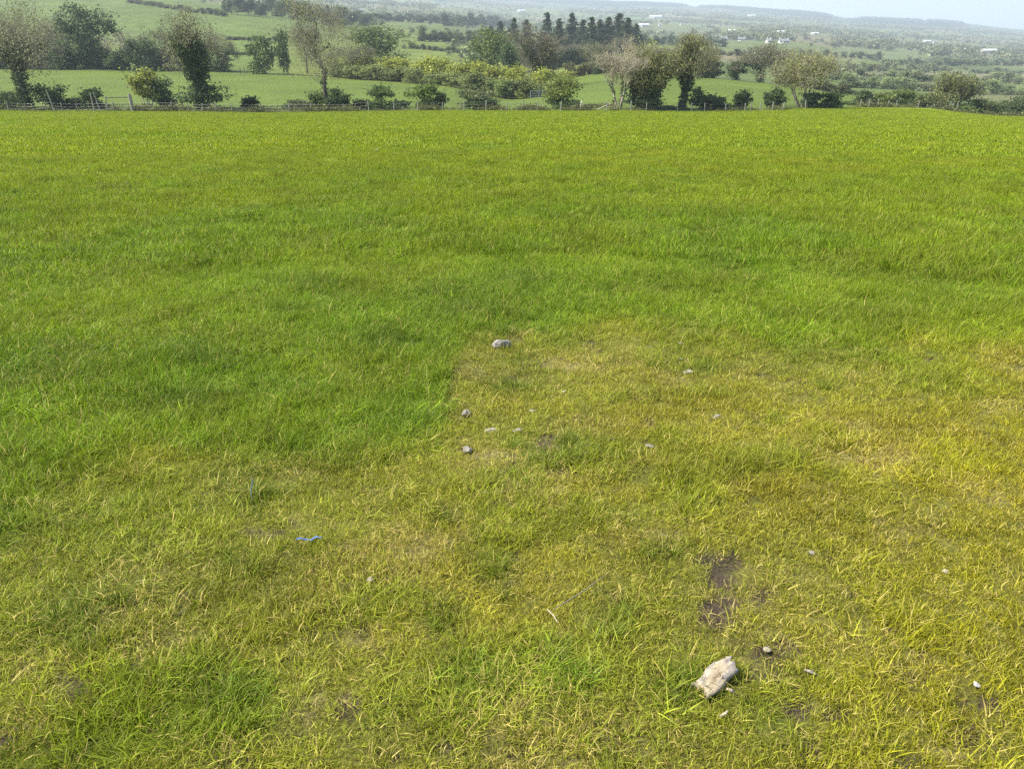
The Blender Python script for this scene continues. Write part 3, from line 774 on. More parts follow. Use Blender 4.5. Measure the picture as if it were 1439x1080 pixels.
T(38, 102, 2, 150, 'ivy_covered_tree', 'ivy', 'stout tree with thick ivy-clad trunk and hazy crown beside leaning tall stake', 11, BROWNISH, nleaf=6500, lsize=.11, trunk_r=.5, fork=.30, crown=(.66, .30), spread=.7, ivy=260, ivy_r=.9, ivy_top=.62, upright=.35)
T(283, 101, 12, 92, 'ivy_covered_tree', 'ivy', 'tree with dense dark ivy head on a slim bare leg, bramble round its foot', 12, BROWNISH, nleaf=4200, lsize=.11, trunk_r=.3, fork=.26, crown=(.64, .30), spread=.55, ivy=420, ivy_r=1.3, ivy_top=.86, upright=.5, ivy_lv=(.42, 1.0, .95))
T(457, 100, -8, 120, 'ash_tree', 'spring', 'tall grey-brown ash with bare twiggy crown standing in the fence line', 113, BROWNISH, nleaf=5200, lsize=.09, trunk_r=.34, fork=.24, crown=(.64, .36), spread=.62, ivy=90, ivy_r=.45, ivy_top=.8, upright=.55, depth=5, nl=1)
T(870, 98, 52, 58, 'bare_tree', 'bare', 'bare pale many-stemmed tree with straight upright twigs at the fence', 14, OLIVE, nleaf=160, lsize=.10, trunk_r=.2, stems=3, fork=.36, spread=.34, upright=.9, bark=M_PALE, ivy=40, ivy_r=.25, ivy_top=.35)
T(908, 99, 58, 82, 'willow_tree', 'leafy', 'round olive-leaved tree with ivy-dark lower half beside the bare pale tree', 15, OLIVE, nleaf=7500, lsize=.12, trunk_r=.28, stems=3, fork=.24, crown=(.62, .36), spread=.5, ivy=300, ivy_r=1.15, ivy_top=.5, upright=.5)
T(957, 100, 48, 78, 'ivy_covered_tree', 'ivy', 'leaning ivy-clad tree with dark one-sided head next to the round olive tree', 16, OLIVE, nleaf=4200, lsize=.11, trunk_r=.32, fork=.34, crown=(.72, .26), spread=.6, ivy=340, ivy_r=.9, ivy_top=.92, ivy_lv=(.6, 1.0, .9), lean=(.22, 0), upright=.45)
T(1124, 108, 72, 92, 'willow_tree', 'leafy', 'wide low-headed tree with several pale stems above a dark bush', 17, OLIVE, nleaf=6200, lsize=.12, trunk_r=.24, stems=4, fork=.36, crown=(.66, .30), spread=.62, upright=.35, bark=M_PALE)
T(1336, 130, 104, 56, 'goat_willow', 'leafy', 'feathery olive tree rising from the scrub where the fence ends', 18, (.12, .14, .045), nleaf=2600, lsize=.2, trunk_r=.2, stems=3, fork=.3, spread=.45, upright=.8)
p = at(210, 101)
plant('hawthorn', {**bush_parts(21, hgt(p, 97), wid(p, 50), 2300, .16, 14, low=1.3, stemmat=M_PALE)}, p, 0, (.17, .19, .04), 'small hawthorn with cream-green new leaves on thin pale stems beside the thick gatepost', 'tree')
for x, Y, top, w, lab, sd, col, kw in [
    (230, 103, 112, 34, 'dark bush standing in for the shaded side of the small hawthorn', 30, DARKG, {}),  # dark leaf colour paints the hawthorn's shaded lower right
    (75, 103, 116, 36, 'dark bush against the stout ivy-clad trunk behind the leaning tall stake', 31, DARKG, {}),
    (10, 103, 128, 60, 'tangled bramble bush at the foot of the stout ivy-clad tree', 32, (.06, .08, .03), {}),
    (137, 103, 127, 34, 'dome-shaped dark bush behind the two crossed leaning stakes', 33, DARKG, {}),
    (106, 104, 138, 40, 'low scrubby bush filling the gap behind the short stakes', 34, (.05, .075, .03), {}),
    (288, 102, 121, 66, 'broad dark bramble mound round the slim bare leg of the ivy-headed tree', 35, DARKG, dict(nleaf=2600, lumps=18)),
    (352, 101, 137, 20, 'small very dark round bush on the low bank', 36, (.028, .045, .016), {}),
    (425, 101, 142, 50, 'low grey-green bramble bush left of the tall ash foot', 37, (.075, .09, .04), {}),
    (457, 101, 128, 36, 'ivy and bramble bush wrapped round the tall ash foot', 38, MIDG, {}),
    (480, 100, 126, 30, 'dark pointed bush tucked right against the tall ash', 39, DARKG, {}),
    (510, 100, 141, 30, 'low bramble patch between the ash and the round bush', 40, (.06, .08, .03), {}),
    (538, 99, 121, 34, 'round mid-green bush standing alone in the fence line past the ash', 41, MIDG, {}),
    (562, 99, 143, 26, 'low dark bramble trailing from the round fence bush', 42, DARKG, {}),
    (598, 99, 119, 38, 'bright-topped bush with a dark shaded side behind the fence', 43, (.10, .14, .03), {}),
    (612, 99, 131, 26, 'dark small bush standing in for the shaded side of the bright-topped one', 44, DARKG, {}),  # shade on the neighbour's right side, painted as darker leaves
    (668, 99, 124, 42, 'grey-green mound of bramble with a pale crest behind two stakes', 45, (.10, .12, .05), {}),
    (680, 98, 138, 34, 'dark low bush at the base of the pale-crested mound', 46, DARKG, {}),
    (788, 101, 108, 44, 'dense yellow-green hawthorn bush close by the metal field gate', 47, (.115, .145, .03), dict(nleaf=2200)),
    (790, 100, 138, 34, 'dark low growth under the yellow-green hawthorn bush', 48, MIDG, {}),
    (845, 102, 146, 44, 'pale rough weeds behind the fallen branch', 49, (.14, .15, .05), dict(lsize=.1)),
    (905, 99, 132, 50, 'dark ivy thicket at the base of the round olive tree', 50, DARKG, {}),
    (938, 101, 150, 46, 'low dark strip standing in for the shadow cast by the round olive tree', 51, (.03, .05, .018), {}),  # very dark leaves paint the olive tree's cast shadow along the bank
    (984, 101, 127, 32, 'rounded dark bush right of the leaning ivy-clad tree', 52, DARKG, {}),
    (1006, 101, 137, 24, 'two-horned small dark bush on the bank', 53, DARKG, dict(lumps=6)),
    (1022, 102, 147, 40, 'low trailing bramble fading along the fence bank', 54, (.055, .075, .03), {}),
    (1041, 103, 128, 20, 'small upright lone bush between fence stakes', 55, (.06, .085, .03), {}),
    (1087, 104, 127, 24, 'ragged upright bush beside a thin stake, short of the pale-stemmed tree', 56, (.055, .08, .028), {}),
    (1142, 106, 133, 34, 'dark blue-green bush under the pale-stemmed tree', 57, (.026, .048, .02), {}),
    (1167, 106, 131, 26, 'pointed green bush at the end of the dark clump', 58, MIDG, {}),
    (1212, 122, 128, 26, 'grey-green shrub where the fence turns over the rise', 59, (.075, .10, .04), {}),
    (1190, 122, 143, 30, 'low weedy bush on the rise of the field edge', 60, (.09, .12, .035), {}),
    (1235, 123, 130, 26, 'yellow-green shrub on the rise behind the last stakes', 61, (.12, .15, .04), {}),
    (1262, 124, 125, 34, 'full round light-green shrub on the rise', 62, (.11, .14, .04), {}),
    (1290, 126, 133, 34, 'loose olive shrub on the rise next to the round light-green one', 63, (.10, .12, .04), {}),
    (1312, 128, 130, 36, 'pale olive shrub beside the feathery tree', 64, (.12, .13, .05), {}),
    (1352, 128, 146, 34, 'dark green low shrub below the feathery tree', 65, MIDG, {}),
    (1378, 128, 141, 36, 'mid green shrub in the dip past the feathery tree', 66, (.075, .10, .035), {}),
    (1405, 128, 142, 36, 'light green shrub in the dip past the feathery tree', 67, (.10, .13, .04), {}),
    (1432, 126, 136, 40, 'large dark shrub closing the dip at the field edge', 68, (.075, .10, .045), {}),
    (1460, 124, 142, 40, 'grey-green shrub beyond the large dark one in the dip', 69, (.08, .10, .04), {})]:
    B(x, Y, top, w, lab, sd, col, **kw)

# --- hedge and trees on the far side of the middle field ------------------------------------
PROTO = {}
def proto(key, fn):
    if key not in PROTO: PROTO[key] = fn()
    return PROTO[key]
rs0 = np.random.default_rng(99)
def reuse(name, key, fn, x, Y, top, w, col, label, cat, group=None, H0=10., W0=8.):
    p = at(x, Y); H = max(hgt(p, top), .6); W = wid(p, w); p.z -= .1
    parts = proto(key, fn)
    return plant(name, parts, p, rs0.uniform(0, 6.28), col, label, cat, group, (W / W0, W / W0, H / H0))
def mkb(i): return lambda: bush_parts(200 + i, 10., 8., 1900, .36, 18)
def mkt(i): return lambda: tree_parts(230 + i, 10., 8., 'leafy', nleaf=4200, lsize=.2, trunk_r=.2, fork=.2, spread=.6, nl=2, crown=(.56, .42))
def mkf(i): return lambda: {('trunk' if k == 'stems' else k): m_ for k, m_ in bush_parts(380 + i, 10., 8., 2300, .30, 22).items()}
def mks(i): return lambda: tree_parts(260 + i, 10., 8., 'spring', nleaf=3400, lsize=.14, trunk_r=.22, fork=.2, spread=.6, nl=2, crown=(.56, .42))
def mki(i): return lambda: tree_parts(290 + i, 10., 8., 'ivy', nleaf=2600, lsize=.14, trunk_r=.25, fork=.22, spread=.6, ivy=120, ivy_r=.9, ivy_top=.85, nl=2, crown=(.58, .40))
def mkr(i): return lambda: tree_parts(320 + i, 10., 8., 'bare', nleaf=0, trunk_r=.2, fork=.25, spread=.55, upright=.4, bark=M_PALE, nl=2)

# left: tall dark trees behind the field
G1 = 'dark trees across the middle field'
for x, Y, top, w, k, i, col, lab in [
    (128, 204, 4, 75, mkt, 0, DARKG, 'tallest dark rounded tree across the field, right of the stout ivy tree'),
    (95, 208, 30, 60, mks, 0, BROWNISH, 'hazy brown tree leaning on the tallest dark one across the field'),
    (60, 205, 40, 70, mks, 1, BROWNISH, 'brown twiggy tree behind the stout ivy-clad trunk'),
    (15, 206, 20, 70, mks, 2, (.09, .10, .05), 'grey-green hazy tree behind the stout ivy tree'),
    (195, 198, 44, 70, mkr, 0, OLIVE, 'bare pale tree with spreading silver limbs against the dark hedge'),
    (235, 200, 38, 50, mks, 1, (.08, .09, .04), 'dull green tree behind the ivy-headed tree'),
    (312, 196, 40, 42, mki, 0, BROWNISH, 'ivy-sleeved tree standing behind the ivy-headed tree, beside the gap in the hedge'),
    (370, 192, 47, 42, mkf, 1, (.07, .10, .03), 'pointed leafy tree beside the hedge gap with two stakes'),
    (404, 192, 38, 28, mkf, 2, DARKG, 'narrow dark ivy column of a tree next to the pointed leafy tree'),
    (350, 300, 62, 20, mkb, 2, (.10, .13, .03), 'yellow-green small tree behind the pointed leafy tree'),
    (432, 200, 35, 50, mks, 0, BROWNISH, 'twiggy brown tree behind the tall ash'),
    (505, 190, 62, 60, mks, 2, (.10, .11, .045), 'soft olive tree at the start of the thick hedge'),
    (537, 240, 36, 92, mkt, 2, (.085, .12, .035), 'broad round green tree behind the thick hedge'),
    (690, 215, 38, 62, mkt, 0, (.105, .14, .035), 'tall light green tree above the thick hedge'),
    (660, 210, 66, 40, mkb, 1, DARKG, 'dark bushy tree below the tall light green one'),
    (715, 200, 60, 40, mkb, 3, DARKG, 'dark blue-green clump under the twiggy ivied tree'),
    (757, 165, 34, 66, mki, 2, (.10, .10, .05), 'twiggy ivied tree towering over the thick hedge by the gate'),
    (835, 205, 58, 40, mks, 1, (.11, .13, .045), 'pale budding tree behind the bare pale tree'),
    (985, 196, 66, 60, mks, 0, OLIVE, 'olive tree behind the leaning ivy-clad tree'),
    (1000, 198, 84, 44, mkb, 0, (.05, .07, .03), 'dark green bush behind the leaning ivy-clad tree'),
    (1034, 192, 82, 30, mkb, 2, DARKG, 'isolated dark fir-green bush on the field brow'),
    (1068, 190, 58, 66, mki, 0, (.115, .115, .06), 'large brown-grey tree with ivied stems on the field brow'),
    (1095, 192, 68, 40, mks, 2, BROWNISH, 'thin brown tree joining the large one on the field brow'),
    ]:
    H0, W0 = 10., 8.
    reuse('hedgerow_tree' if k is not mkb else 'bush', k.__name__ + str(i), k(i), x, Y, top, w, col, lab, 'tree' if k is not mkb else 'bush', None)
# dark hedge along the back, left
for j, x in enumerate(np.arange(-30, 330, 15)):
    Y = float(np.interp(x, MIDX, MIDY)) + rs0.uniform(2, 7)
    reuse('hedge_bush', 'mkb%d' % (j % 4), mkb(j % 4), x + rs0.uniform(-4, 4), Y, rs0.uniform(48, 64) if x < 250 else rs0.uniform(72, 90), 40, tuple(np.array(DARKG) * rs0.uniform(.8, 1.4)),
          'dark bush of the tall hedge behind the middle field', 'bush', 'bushes of the dark hedge')
# thick yellow-green hedge in the middle
for j, x in enumerate(np.arange(478, 792, 13)):
    for row in range(2):
        Y = float(np.interp(x, MIDX, MIDY)) + (3 if row == 0 else 11) + rs0.uniform(-1, 2)
        base = np.interp(x, [480, 800], [112, 140]); top = base - rs0.uniform(22, 30) - row * 15 + (3 if x < 520 else 0)
        c = np.array((.135, .165, .05)) * rs0.uniform(.8, 1.2) if row == 0 else np.array((.235, .26, .045)) * rs0.uniform(.8, 1.1)
        reuse('hedge_bush', 'mkb%d' % ((j + row) % 4), mkb((j + row) % 4), x + rs0.uniform(-4, 4), Y, top, rs0.uniform(30, 42), tuple(c),
              'leafy yellow-green bush of the thick hedge by the field gate' if row else 'mid-green front bush of the thick hedge by the field gate', 'bush', 'bushes of the thick hedge')
# low hedge right of the gate and on the brow
for j, x in enumerate(np.arange(800, 860, 10)):
    reuse('hedge_bush', 'mkb%d' % (j % 4), mkb(j % 4), x, 208, rs0.uniform(84, 90), 20, (.10, .10, .045), 'brownish clipped bush of the low hedge beyond the bare pale tree', 'bush', 'bushes of the low brown hedge')
for j, x in enumerate(np.arange(840, 880, 12)):
    reuse('hedge_bush', 'mkb%d' % (j % 4), mkb(j % 4), x, 203, rs0.uniform(90, 94), 18, DARKG, 'dark low bush under the low brown hedge', 'bush', 'dark bushes under the brown hedge')
for j, x in enumerate(np.arange(1100, 1210, 11)):
    Y = float(np.interp(x, MIDX, MIDY)) + 8
    reuse('hedge_bush', 'mkb%d' % (j % 4), mkb(j % 4), x, Y, np.interp(x, [1100, 1200], [100, 122]) + rs0.uniform(-4, 4), 24, (.08, .09, .04), 'dull green bush along the falling brow of the middle field', 'bush', 'bushes along the falling brow')
# spruces beyond
def mkc(i): return lambda: conifer_parts(350 + i, 12., 5.)
for j, (x, top, w) in enumerate([(703, 28, 24), (722, 24, 22), (740, 26, 22), (768, 15, 24), (785, 24, 22), (803, 17, 24), (818, 26, 22), (830, 22, 24), (842, 26, 22), (853, 23, 24), (868, 17, 28), (880, 23, 26), (892, 32, 22), (690, 36, 20)]):
    reuse('spruce_tree', 'mkc%d' % (j % 4), mkc(j % 4), x, 430 + rs0.uniform(-25, 35), top - 1, w * 1.75, tuple(np.array((.028, .045, .02)) * rs0.uniform(.8, 1.3)), 'dark spruce in the row on the skyline of the valley side', 'tree', 'row of spruces', 12., 5.)
for j, x in enumerate(np.arange(700, 895, 12)):
    reuse('hedgerow_tree', 'mks%d' % (j % 3), mks(j % 3), x, 300 + rs0.uniform(-10, 10), rs0.uniform(52, 66), 30, tuple(np.array((.10, .10, .05)) * rs0.uniform(.8, 1.2)), 'brown-green scrub tree at the foot of the spruces', 'tree', 'scrub trees under the spruces')
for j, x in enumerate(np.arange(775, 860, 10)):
    reuse('hedge_bush', 'mkb%d' % (j % 4), mkb(j % 4), x, 285, rs0.uniform(64, 70), 18, (.022, .038, .018), 'near-black bush under the spruces', 'bush', 'near-black bushes under the spruces')
# wood on the hill to the left, hedges between the hill fields
for j, x in enumerate(np.arange(318, 520, 8)):
    reuse('wood_tree', ('mkt%d' % (j % 3)) if j % 3 else 'mkc%d' % (j % 4), mkt(j % 3) if j % 3 else mkc(j % 4), x, 480 + (x - 318) * .8 + rs0.uniform(-10, 60), np.interp(x, [318, 420, 520], [-6, 4, 14]) + rs0.uniform(-5, 6), rs0.uniform(16, 24),
          tuple(np.array((.045, .065, .028)) * rs0.uniform(.7, 1.4)), 'dark tree of the wood above the hill fields', 'tree', 'trees of the hill wood', 12. if j % 3 == 0 else 10., 5. if j % 3 == 0 else 8.)
def hedge_line(x0, y0, x1, y1, step, h, w, col, label, group, jit=1.0):
    n = max(2, int(abs(x1 - x0) / step))
    for j in range(n):
        t = (j + .5) / n; q = hit(x0 + (x1 - x0) * t, y0 + (y1 - y0) * t)
        if q is None: continue
        d = q.y * cp - (q.z - CAMZ) * sp
        H = h / FPX * d * rs0.uniform(.7, 1.25); W = w / FPX * d * rs0.uniform(.85, 1.2)
        parts = proto('mkb%d' % (j % 4), mkb(j % 4)); q.z -= .2
        plant('hedge_bush', parts, q, rs0.uniform(0, 6.28), tuple(np.array(col) * rs0.uniform(.75, 1.25)), label, 'bush', group, (W / 8, W / 8, H / 10))
hedge_line(318, 77, 400, 78, 9, 7, 14, (.05, .065, .03), 'low dark bush of the nearest hedge crossing the hill fields', 'nearest hill hedge')
hedge_line(318, 56, 400, 58, 9, 6, 13, (.05, .065, .03), 'low dark bush of the second hedge crossing the hill fields', 'second hill hedge')
hedge_line(180, 4, 320, 24, 10, 8, 15, (.09, .10, .04), 'bush of the pale blossom hedge along the top of the hill field', 'top hill hedge')
hedge_line(575, 68, 665, 76, 8, 8, 12, (.06, .075, .035), 'bush of the clipped hedge beyond the thick hedge', 'clipped hedge')
hedge_line(590, 58, 700, 62, 9, 18, 18, (.075, .085, .04), 'small tree along the lane behind the clipped hedge', 'trees along the lane')
hedge_line(500, 28, 640, 34, 10, 12, 18, (.05, .068, .035), 'bush of the hedge along the distant hill pasture', 'distant pasture hedge')
hedge_line(620, 36, 720, 40, 9, 16, 16, (.045, .065, .035), 'tree of the dark belt on the valley side', 'dark belt trees')
# scrub in the valley to the right
hedge_line(1150, 112, 1439, 118, 16, 16, 24, (0.165, 0.194, 0.088), 'grey-green scrub bush in the valley below the field', 'valley scrub bushes')
hedge_line(1160, 101, 1330, 102, 11, 13, 16, (0.165, 0.184, 0.098), 'grey-green tree lining the pale strip field', 'trees by the pale strip field')
hedge_line(1180, 122, 1439, 134, 18, 17, 28, (0.174, 0.214, 0.088), 'olive willow scrub just under the field brow', 'willow scrub under the brow')
hedge_line(1360, 104, 1439, 104, 10, 8, 14, (0.136, 0.174, 0.088), 'bush of the hedge beyond the brown strip field', 'hedge beyond the strip field')
hedge_line(1000, 78, 1130, 80, 10, 9, 14, (0.116, 0.132, 0.070), 'bush of the hedge below the white farmhouses', 'hedge below the farmhouses')
hedge_line(1130, 78, 1240, 84, 12, 9, 14, (0.093, 0.121, 0.065), 'bush between two valley pastures', 'hedge between valley pastures')
hedge_line(1250, 92, 1439, 92, 10, 10, 15, (0.136, 0.170, 0.092), 'bush of the long valley hedge', 'long valley hedge')
hedge_line(900, 62, 1020, 66, 9, 13, 14, (0.078, 0.109, 0.062), 'tree on the valley floor beside the spruces', 'valley floor trees')

# --- far hedgerows and woods that read as one mass
def do_far():
    small = []
    for i in range(6):
        rs = np.random.default_rng(700 + i)
        lum = rs.normal(0, 1, (5, 3)) * np.array((.32, .32, .22)) + np.array((0, 0, .5)); P = lum[rs.integers(0, 5, 90)] + rs.normal(0, .17, (90, 3)); P[:, 2] = np.clip(P[:, 2], .02, 1.1)
        v, f, r = leaf_cards(P, .15, rs, .4); small.append(mesh_np('far_bush', v, f, M_LEAFI, r))
    cc = make_coll('far_bush', small)
    n = 420000
    r = np.sqrt(rng.uniform(330 ** 2, 4300 ** 2, n)); a = rng.uniform(-.72, .72, n); X, Y = r * np.sin(a), r * np.cos(a)
    ca, ea = voronoi(X, Y, 120, 100); cb, eb = voronoi(X, Y, 260, 200)
    wood = fbm(X / 260, Y / 260, 801, 3)
    thr = np.where(r < 1100, 3.0, 4.5); e = np.where(r < 1100, ea, eb)
    hed = (e < thr) & (rng.random(n) < np.where(r < 1100, .5, .40))
    wd = (wood > .69) & (r > 700) & (rng.random(n) < .16)
    left = (a < -.17) & (r < 700)          # open grazing on the hill stays clear
    k = (hed | wd) & ~left & ~((strip_of(X, Y) >= 0) & (rng.random(n) < .9))
    for (hx, hy) in HOUSES:                # keep yards and the view-side paddock of each farm open
        dd = np.hypot(X - hx, Y - hy); rr_ = math.hypot(hx, hy)
        t_ = (X * hx + Y * hy) / rr_; cr = np.abs(X * hy - Y * hx) / rr_
        k &= ~((dd < 26) | ((cr < 30) & (t_ < rr_) & (t_ > rr_ - 190)))
    X, Y, r, wd = X[k], Y[k], r[k], wd[k]; m = X.size
    s = rng.uniform(1.8, 5.0, m) * np.where(r < 1100, .75, 1.2) * np.where(wd, 1.35, 1); w = s * rng.uniform(1.2, 2.0, m)
    base = np.array((.15, .168, .085)) * rng.uniform(.6, 1.4, (m, 1)) + rng.uniform(0, .03, (m, 1)) * np.array((1, .8, .2))
    scatter('far_hedgerows', np.stack([X, Y, terr(X, Y) - .2], -1), rng.uniform(-3, 3, m), np.zeros((m, 2)), np.stack([w, w, s * 1.3], -1), base, np.zeros(m), cc, 6)
    # plantation along the ridge
    cones = []
    for i in range(4):
        rs = np.random.default_rng(760 + i); V = [(0, 0, 1.0)]; k6 = 6
        V += [(math.cos(t) * .3 * rs.uniform(.8, 1.2), math.sin(t) * .3 * rs.uniform(.8, 1.2), .25) for t in np.arange(k6) * 2 * math.pi / k6]
        V += [(math.cos(t) * .2, math.sin(t) * .2, -.05) for t in np.arange(k6) * 2 * math.pi / k6]
        F = [(0, 1 + j, 1 + (j + 1) % k6, 1 + (j + 1) % k6) for j in range(k6)]
        tri = np.array([(0, 1 + j, 1 + (j + 1) % k6) for j in range(k6)] + [(1 + j, 7 + j, 1 + (j + 1) % k6) for j in range(k6)] + [(1 + (j + 1) % k6, 7 + j, 7 + (j + 1) % k6) for j in range(k6)])
        cones.append(mesh_np('far_spruce', np.array(V), tri, M_LEAFI, np.full((len(V), 3), .4)))
    cc = make_coll('far_spruce', cones)
    n = 90000
    px = rng.uniform(560, 1700, n); r = rng.uniform(4150, 5350, n)
    a = np.arctan((px - PW / 2) / FPX / 1.08); X, Y = r * np.sin(a), r * np.cos(a)
    gx = [560, 780, 800, 950, 962, 970, 978, 1150, 1163, 1176, 1190, 1200, 1280, 1286, 1292, 1335, 1348, 1700]
    dens = np.interp(px, gx, [1, 1, 1, 1, .2, 0, 1, 1, .2, .05, .3, 1, 1, .3, 1, 1, .05, 0])      # where the plantation stands along the ridge
    tall = np.interp(px, gx, [1, 1, 1, 1, .4, .3, .8, 1, .5, .4, .6, 1, 1, .6, 1, .9, .4, .4])
    lo = np.interp(px, [780, 900, 1000, 1100, 1200, 1300, 1350], [4500, 4650, 4600, 4350, 4000, 4050, 4500])
    edge = lo + (fbm(px / 40, r * 0 + 3, 811, 3) - .5) * 900
    k = (r > edge) & (rng.random(n) < .6 * dens)
    tall = tall[k]
    X, Y = X[k], Y[k]; m = X.size; s = rng.uniform(7, 19, m) * tall
    scatter('ridge_plantation', np.stack([X, Y, terr(X, Y)], -1), rng.uniform(-3, 3, m), np.zeros((m, 2)), np.stack([s * .95, s * .95, s], -1), np.array((.018, .030, .018)) * rng.uniform(.8, 1.2, (m, 1)), np.zeros(m), cc, 4)

# rough weeds and bramble along the fence bank
def do_bank():
    var = []
    for i in range(6):
        rs = np.random.default_rng(720 + i); P = rs.normal(0, 1, (70, 3)) * np.array((.5, .35, .22)) + np.array((0, 0, .25)); P[:, 2] = np.abs(P[:, 2])
        v, f, r = leaf_cards(P, .085, rs, .3); var.append(mesh_np('weed', v, f, M_LEAFI, r))
    cc = make_coll('bank_weed', var); n = 3000
    px = rng.uniform(-60, 1500, n); Yb = np.interp(px, FENCE_X, FENCE_Y) + np.abs(rng.normal(.9, .9, n)); a = np.arctan((px - PW / 2) / FPX / 1.08); X = Yb * np.tan(a)
    d = fbm(px / 30, px * 0, 731, 3); k = rng.random(n) < .10 + .75 * sstep(.45, .65, d); X, Yb, d = X[k], Yb[k], d[k]; m = X.size
    s = rng.uniform(.4, 1.1, m) * (.3 + 1.0 * d); mixw = rng.random((m, 1)) * sstep(.3, .7, d)[:, None]
    c = np.array((.16, .165, .05)) * (1 - mixw) + np.array((.08, .095, .04)) * mixw
    scatter('bank_weeds', np.stack([X, Yb, terr(X, Yb) - .03], -1), rng.uniform(-3, 3, m), np.zeros((m, 2)), np.stack([s * 1.2, s, s], -1), c * rng.uniform(.7, 1.3, (m, 1)), np.zeros(m), cc, 6)
do_bank()

# ------------------------------------------------------------------ farmhouses across the valley
M_WALL = simple_mat('white_render', (0.48, 0.47, 0.45), (0.58, 0.57, 0.55), .8, .4)
M_SLATE = simple_mat('slate_roof', (0.09, 0.095, 0.105), (0.17, 0.17, 0.18), .6, .5)
M_SHED = simple_mat('pale_sheet_roof', (0.28, 0.30, 0.31), (0.38, 0.39, 0.39), .7, .3)
M_PANE = simple_mat('window_pane', (0.02, 0.025, 0.03), (0.05, 0.055, 0.06), .15, 1)
def boxm(name, x0, x1, y0, y1, z0, z1, mat):
    V = [(x, y, z) for z in (z0, z1) for y in (y0, y1) for x in (x0, x1)]
    F = [(0, 2, 3, 1), (4, 5, 7, 6), (0, 1, 5, 4), (2, 6, 7, 3), (0, 4, 6, 2), (1, 3, 7, 5)]
    return mesh_np(name, V, F, mat)
HOUSES = []
HW = {508: 9, 572: 7, 625: 8, 732: 10, 845: 6, 921: 17, 939: 5, 904: 15, 927: 4, 957: 5, 1037: 5, 1056: 11, 1028: 10, 1017: 9, 1042: 10, 1080: 7, 1101: 14, 1097: 12, 1145: 10, 1302: 11, 1314: 6, 1334: 5, 1350: 11, 1389: 19}   # frontage as seen, photo px
def house(x, y, Lx, Dy, H, rise, label, rotz, shed=False, group=None, Yd=None):
    q = at(x, Yd) if Yd else hit(x, y)
    if q is None: return
    HOUSES.append((q.x, q.y)); dd = q.y * cp - (q.z - CAMZ) * sp; Lx = HW[x] * dd / FPX; Dy = max(6.0, Lx * .38); H = min(max(2.8, Lx * .2), 5.2); rise = Dy * .3
    e = link('farm_shed' if shed else 'farmhouse', None, loc=(q.x, q.y, q.z - .3), rot=(0, 0, rotz)); tag(e, label, 'shed' if shed else 'house', group)
    a, b = Lx / 2, Dy / 2
    V = [(-a, -b, 0), (a, -b, 0), (a, b, 0), (-a, b, 0), (-a, -b, H), (a, -b, H), (a, b, H), (-a, b, H)]
    w = link('wall', mesh_np('wall', V, [(0, 1, 5, 4), (1, 2, 6, 5), (2, 3, 7, 6), (3, 0, 4, 7)], M_WALL), e)
    for s in (-1, 1):
        g = mesh_np('gable', [(s * a, -b, H), (s * a, b, H), (s * a, 0, H + rise)], [(0, 1, 2)], M_WALL); link('gable', g, e)
        o = .4
        g = mesh_np('roof_slope', [(-a - o, s * (b + o), H - o * rise / b), (a + o, s * (b + o), H - o * rise / b), (a + o, 0, H + rise + .08), (-a - o, 0, H + rise + .08),
                                   (-a - o, s * (b + o), H - o * rise / b - .2), (a + o, s * (b + o), H - o * rise / b - .2), (a + o, 0, H + rise - .12), (-a - o, 0, H + rise - .12)],
                    [(0, 1, 2, 3), (4, 5, 6, 7), (0, 1, 5, 4), (1, 2, 6, 5), (0, 3, 7, 4)], M_SHED if shed else M_SLATE); roof = link('roof', g, e)
    if not shed:
        for s in (-1, 1): link('chimney', boxm('chimney', s * (a - .7) - .4, s * (a - .7) + .4, -.45, .45, H + rise - .6, H + rise + 1.1, M_WALL), roof)
        nw = max(3, int(Lx / 3.2))
        for j in range(nw):
            xx = -a + Lx * (j + .5) / nw
            if j == nw // 2: link('door', boxm('door', xx - .55, xx + .55, -b - .06, -b + .05, 0.1, 2.2, M_PANE), e)
            else: link('window', boxm('window', xx - .6, xx + .6, -b - .05, -b + .05, 1.1, 2.4, M_PANE), e)
    else:
        link('door', boxm('door', -2, 2, -b - .06, -b + .05, 0.1, 3.4, M_SLATE), e)
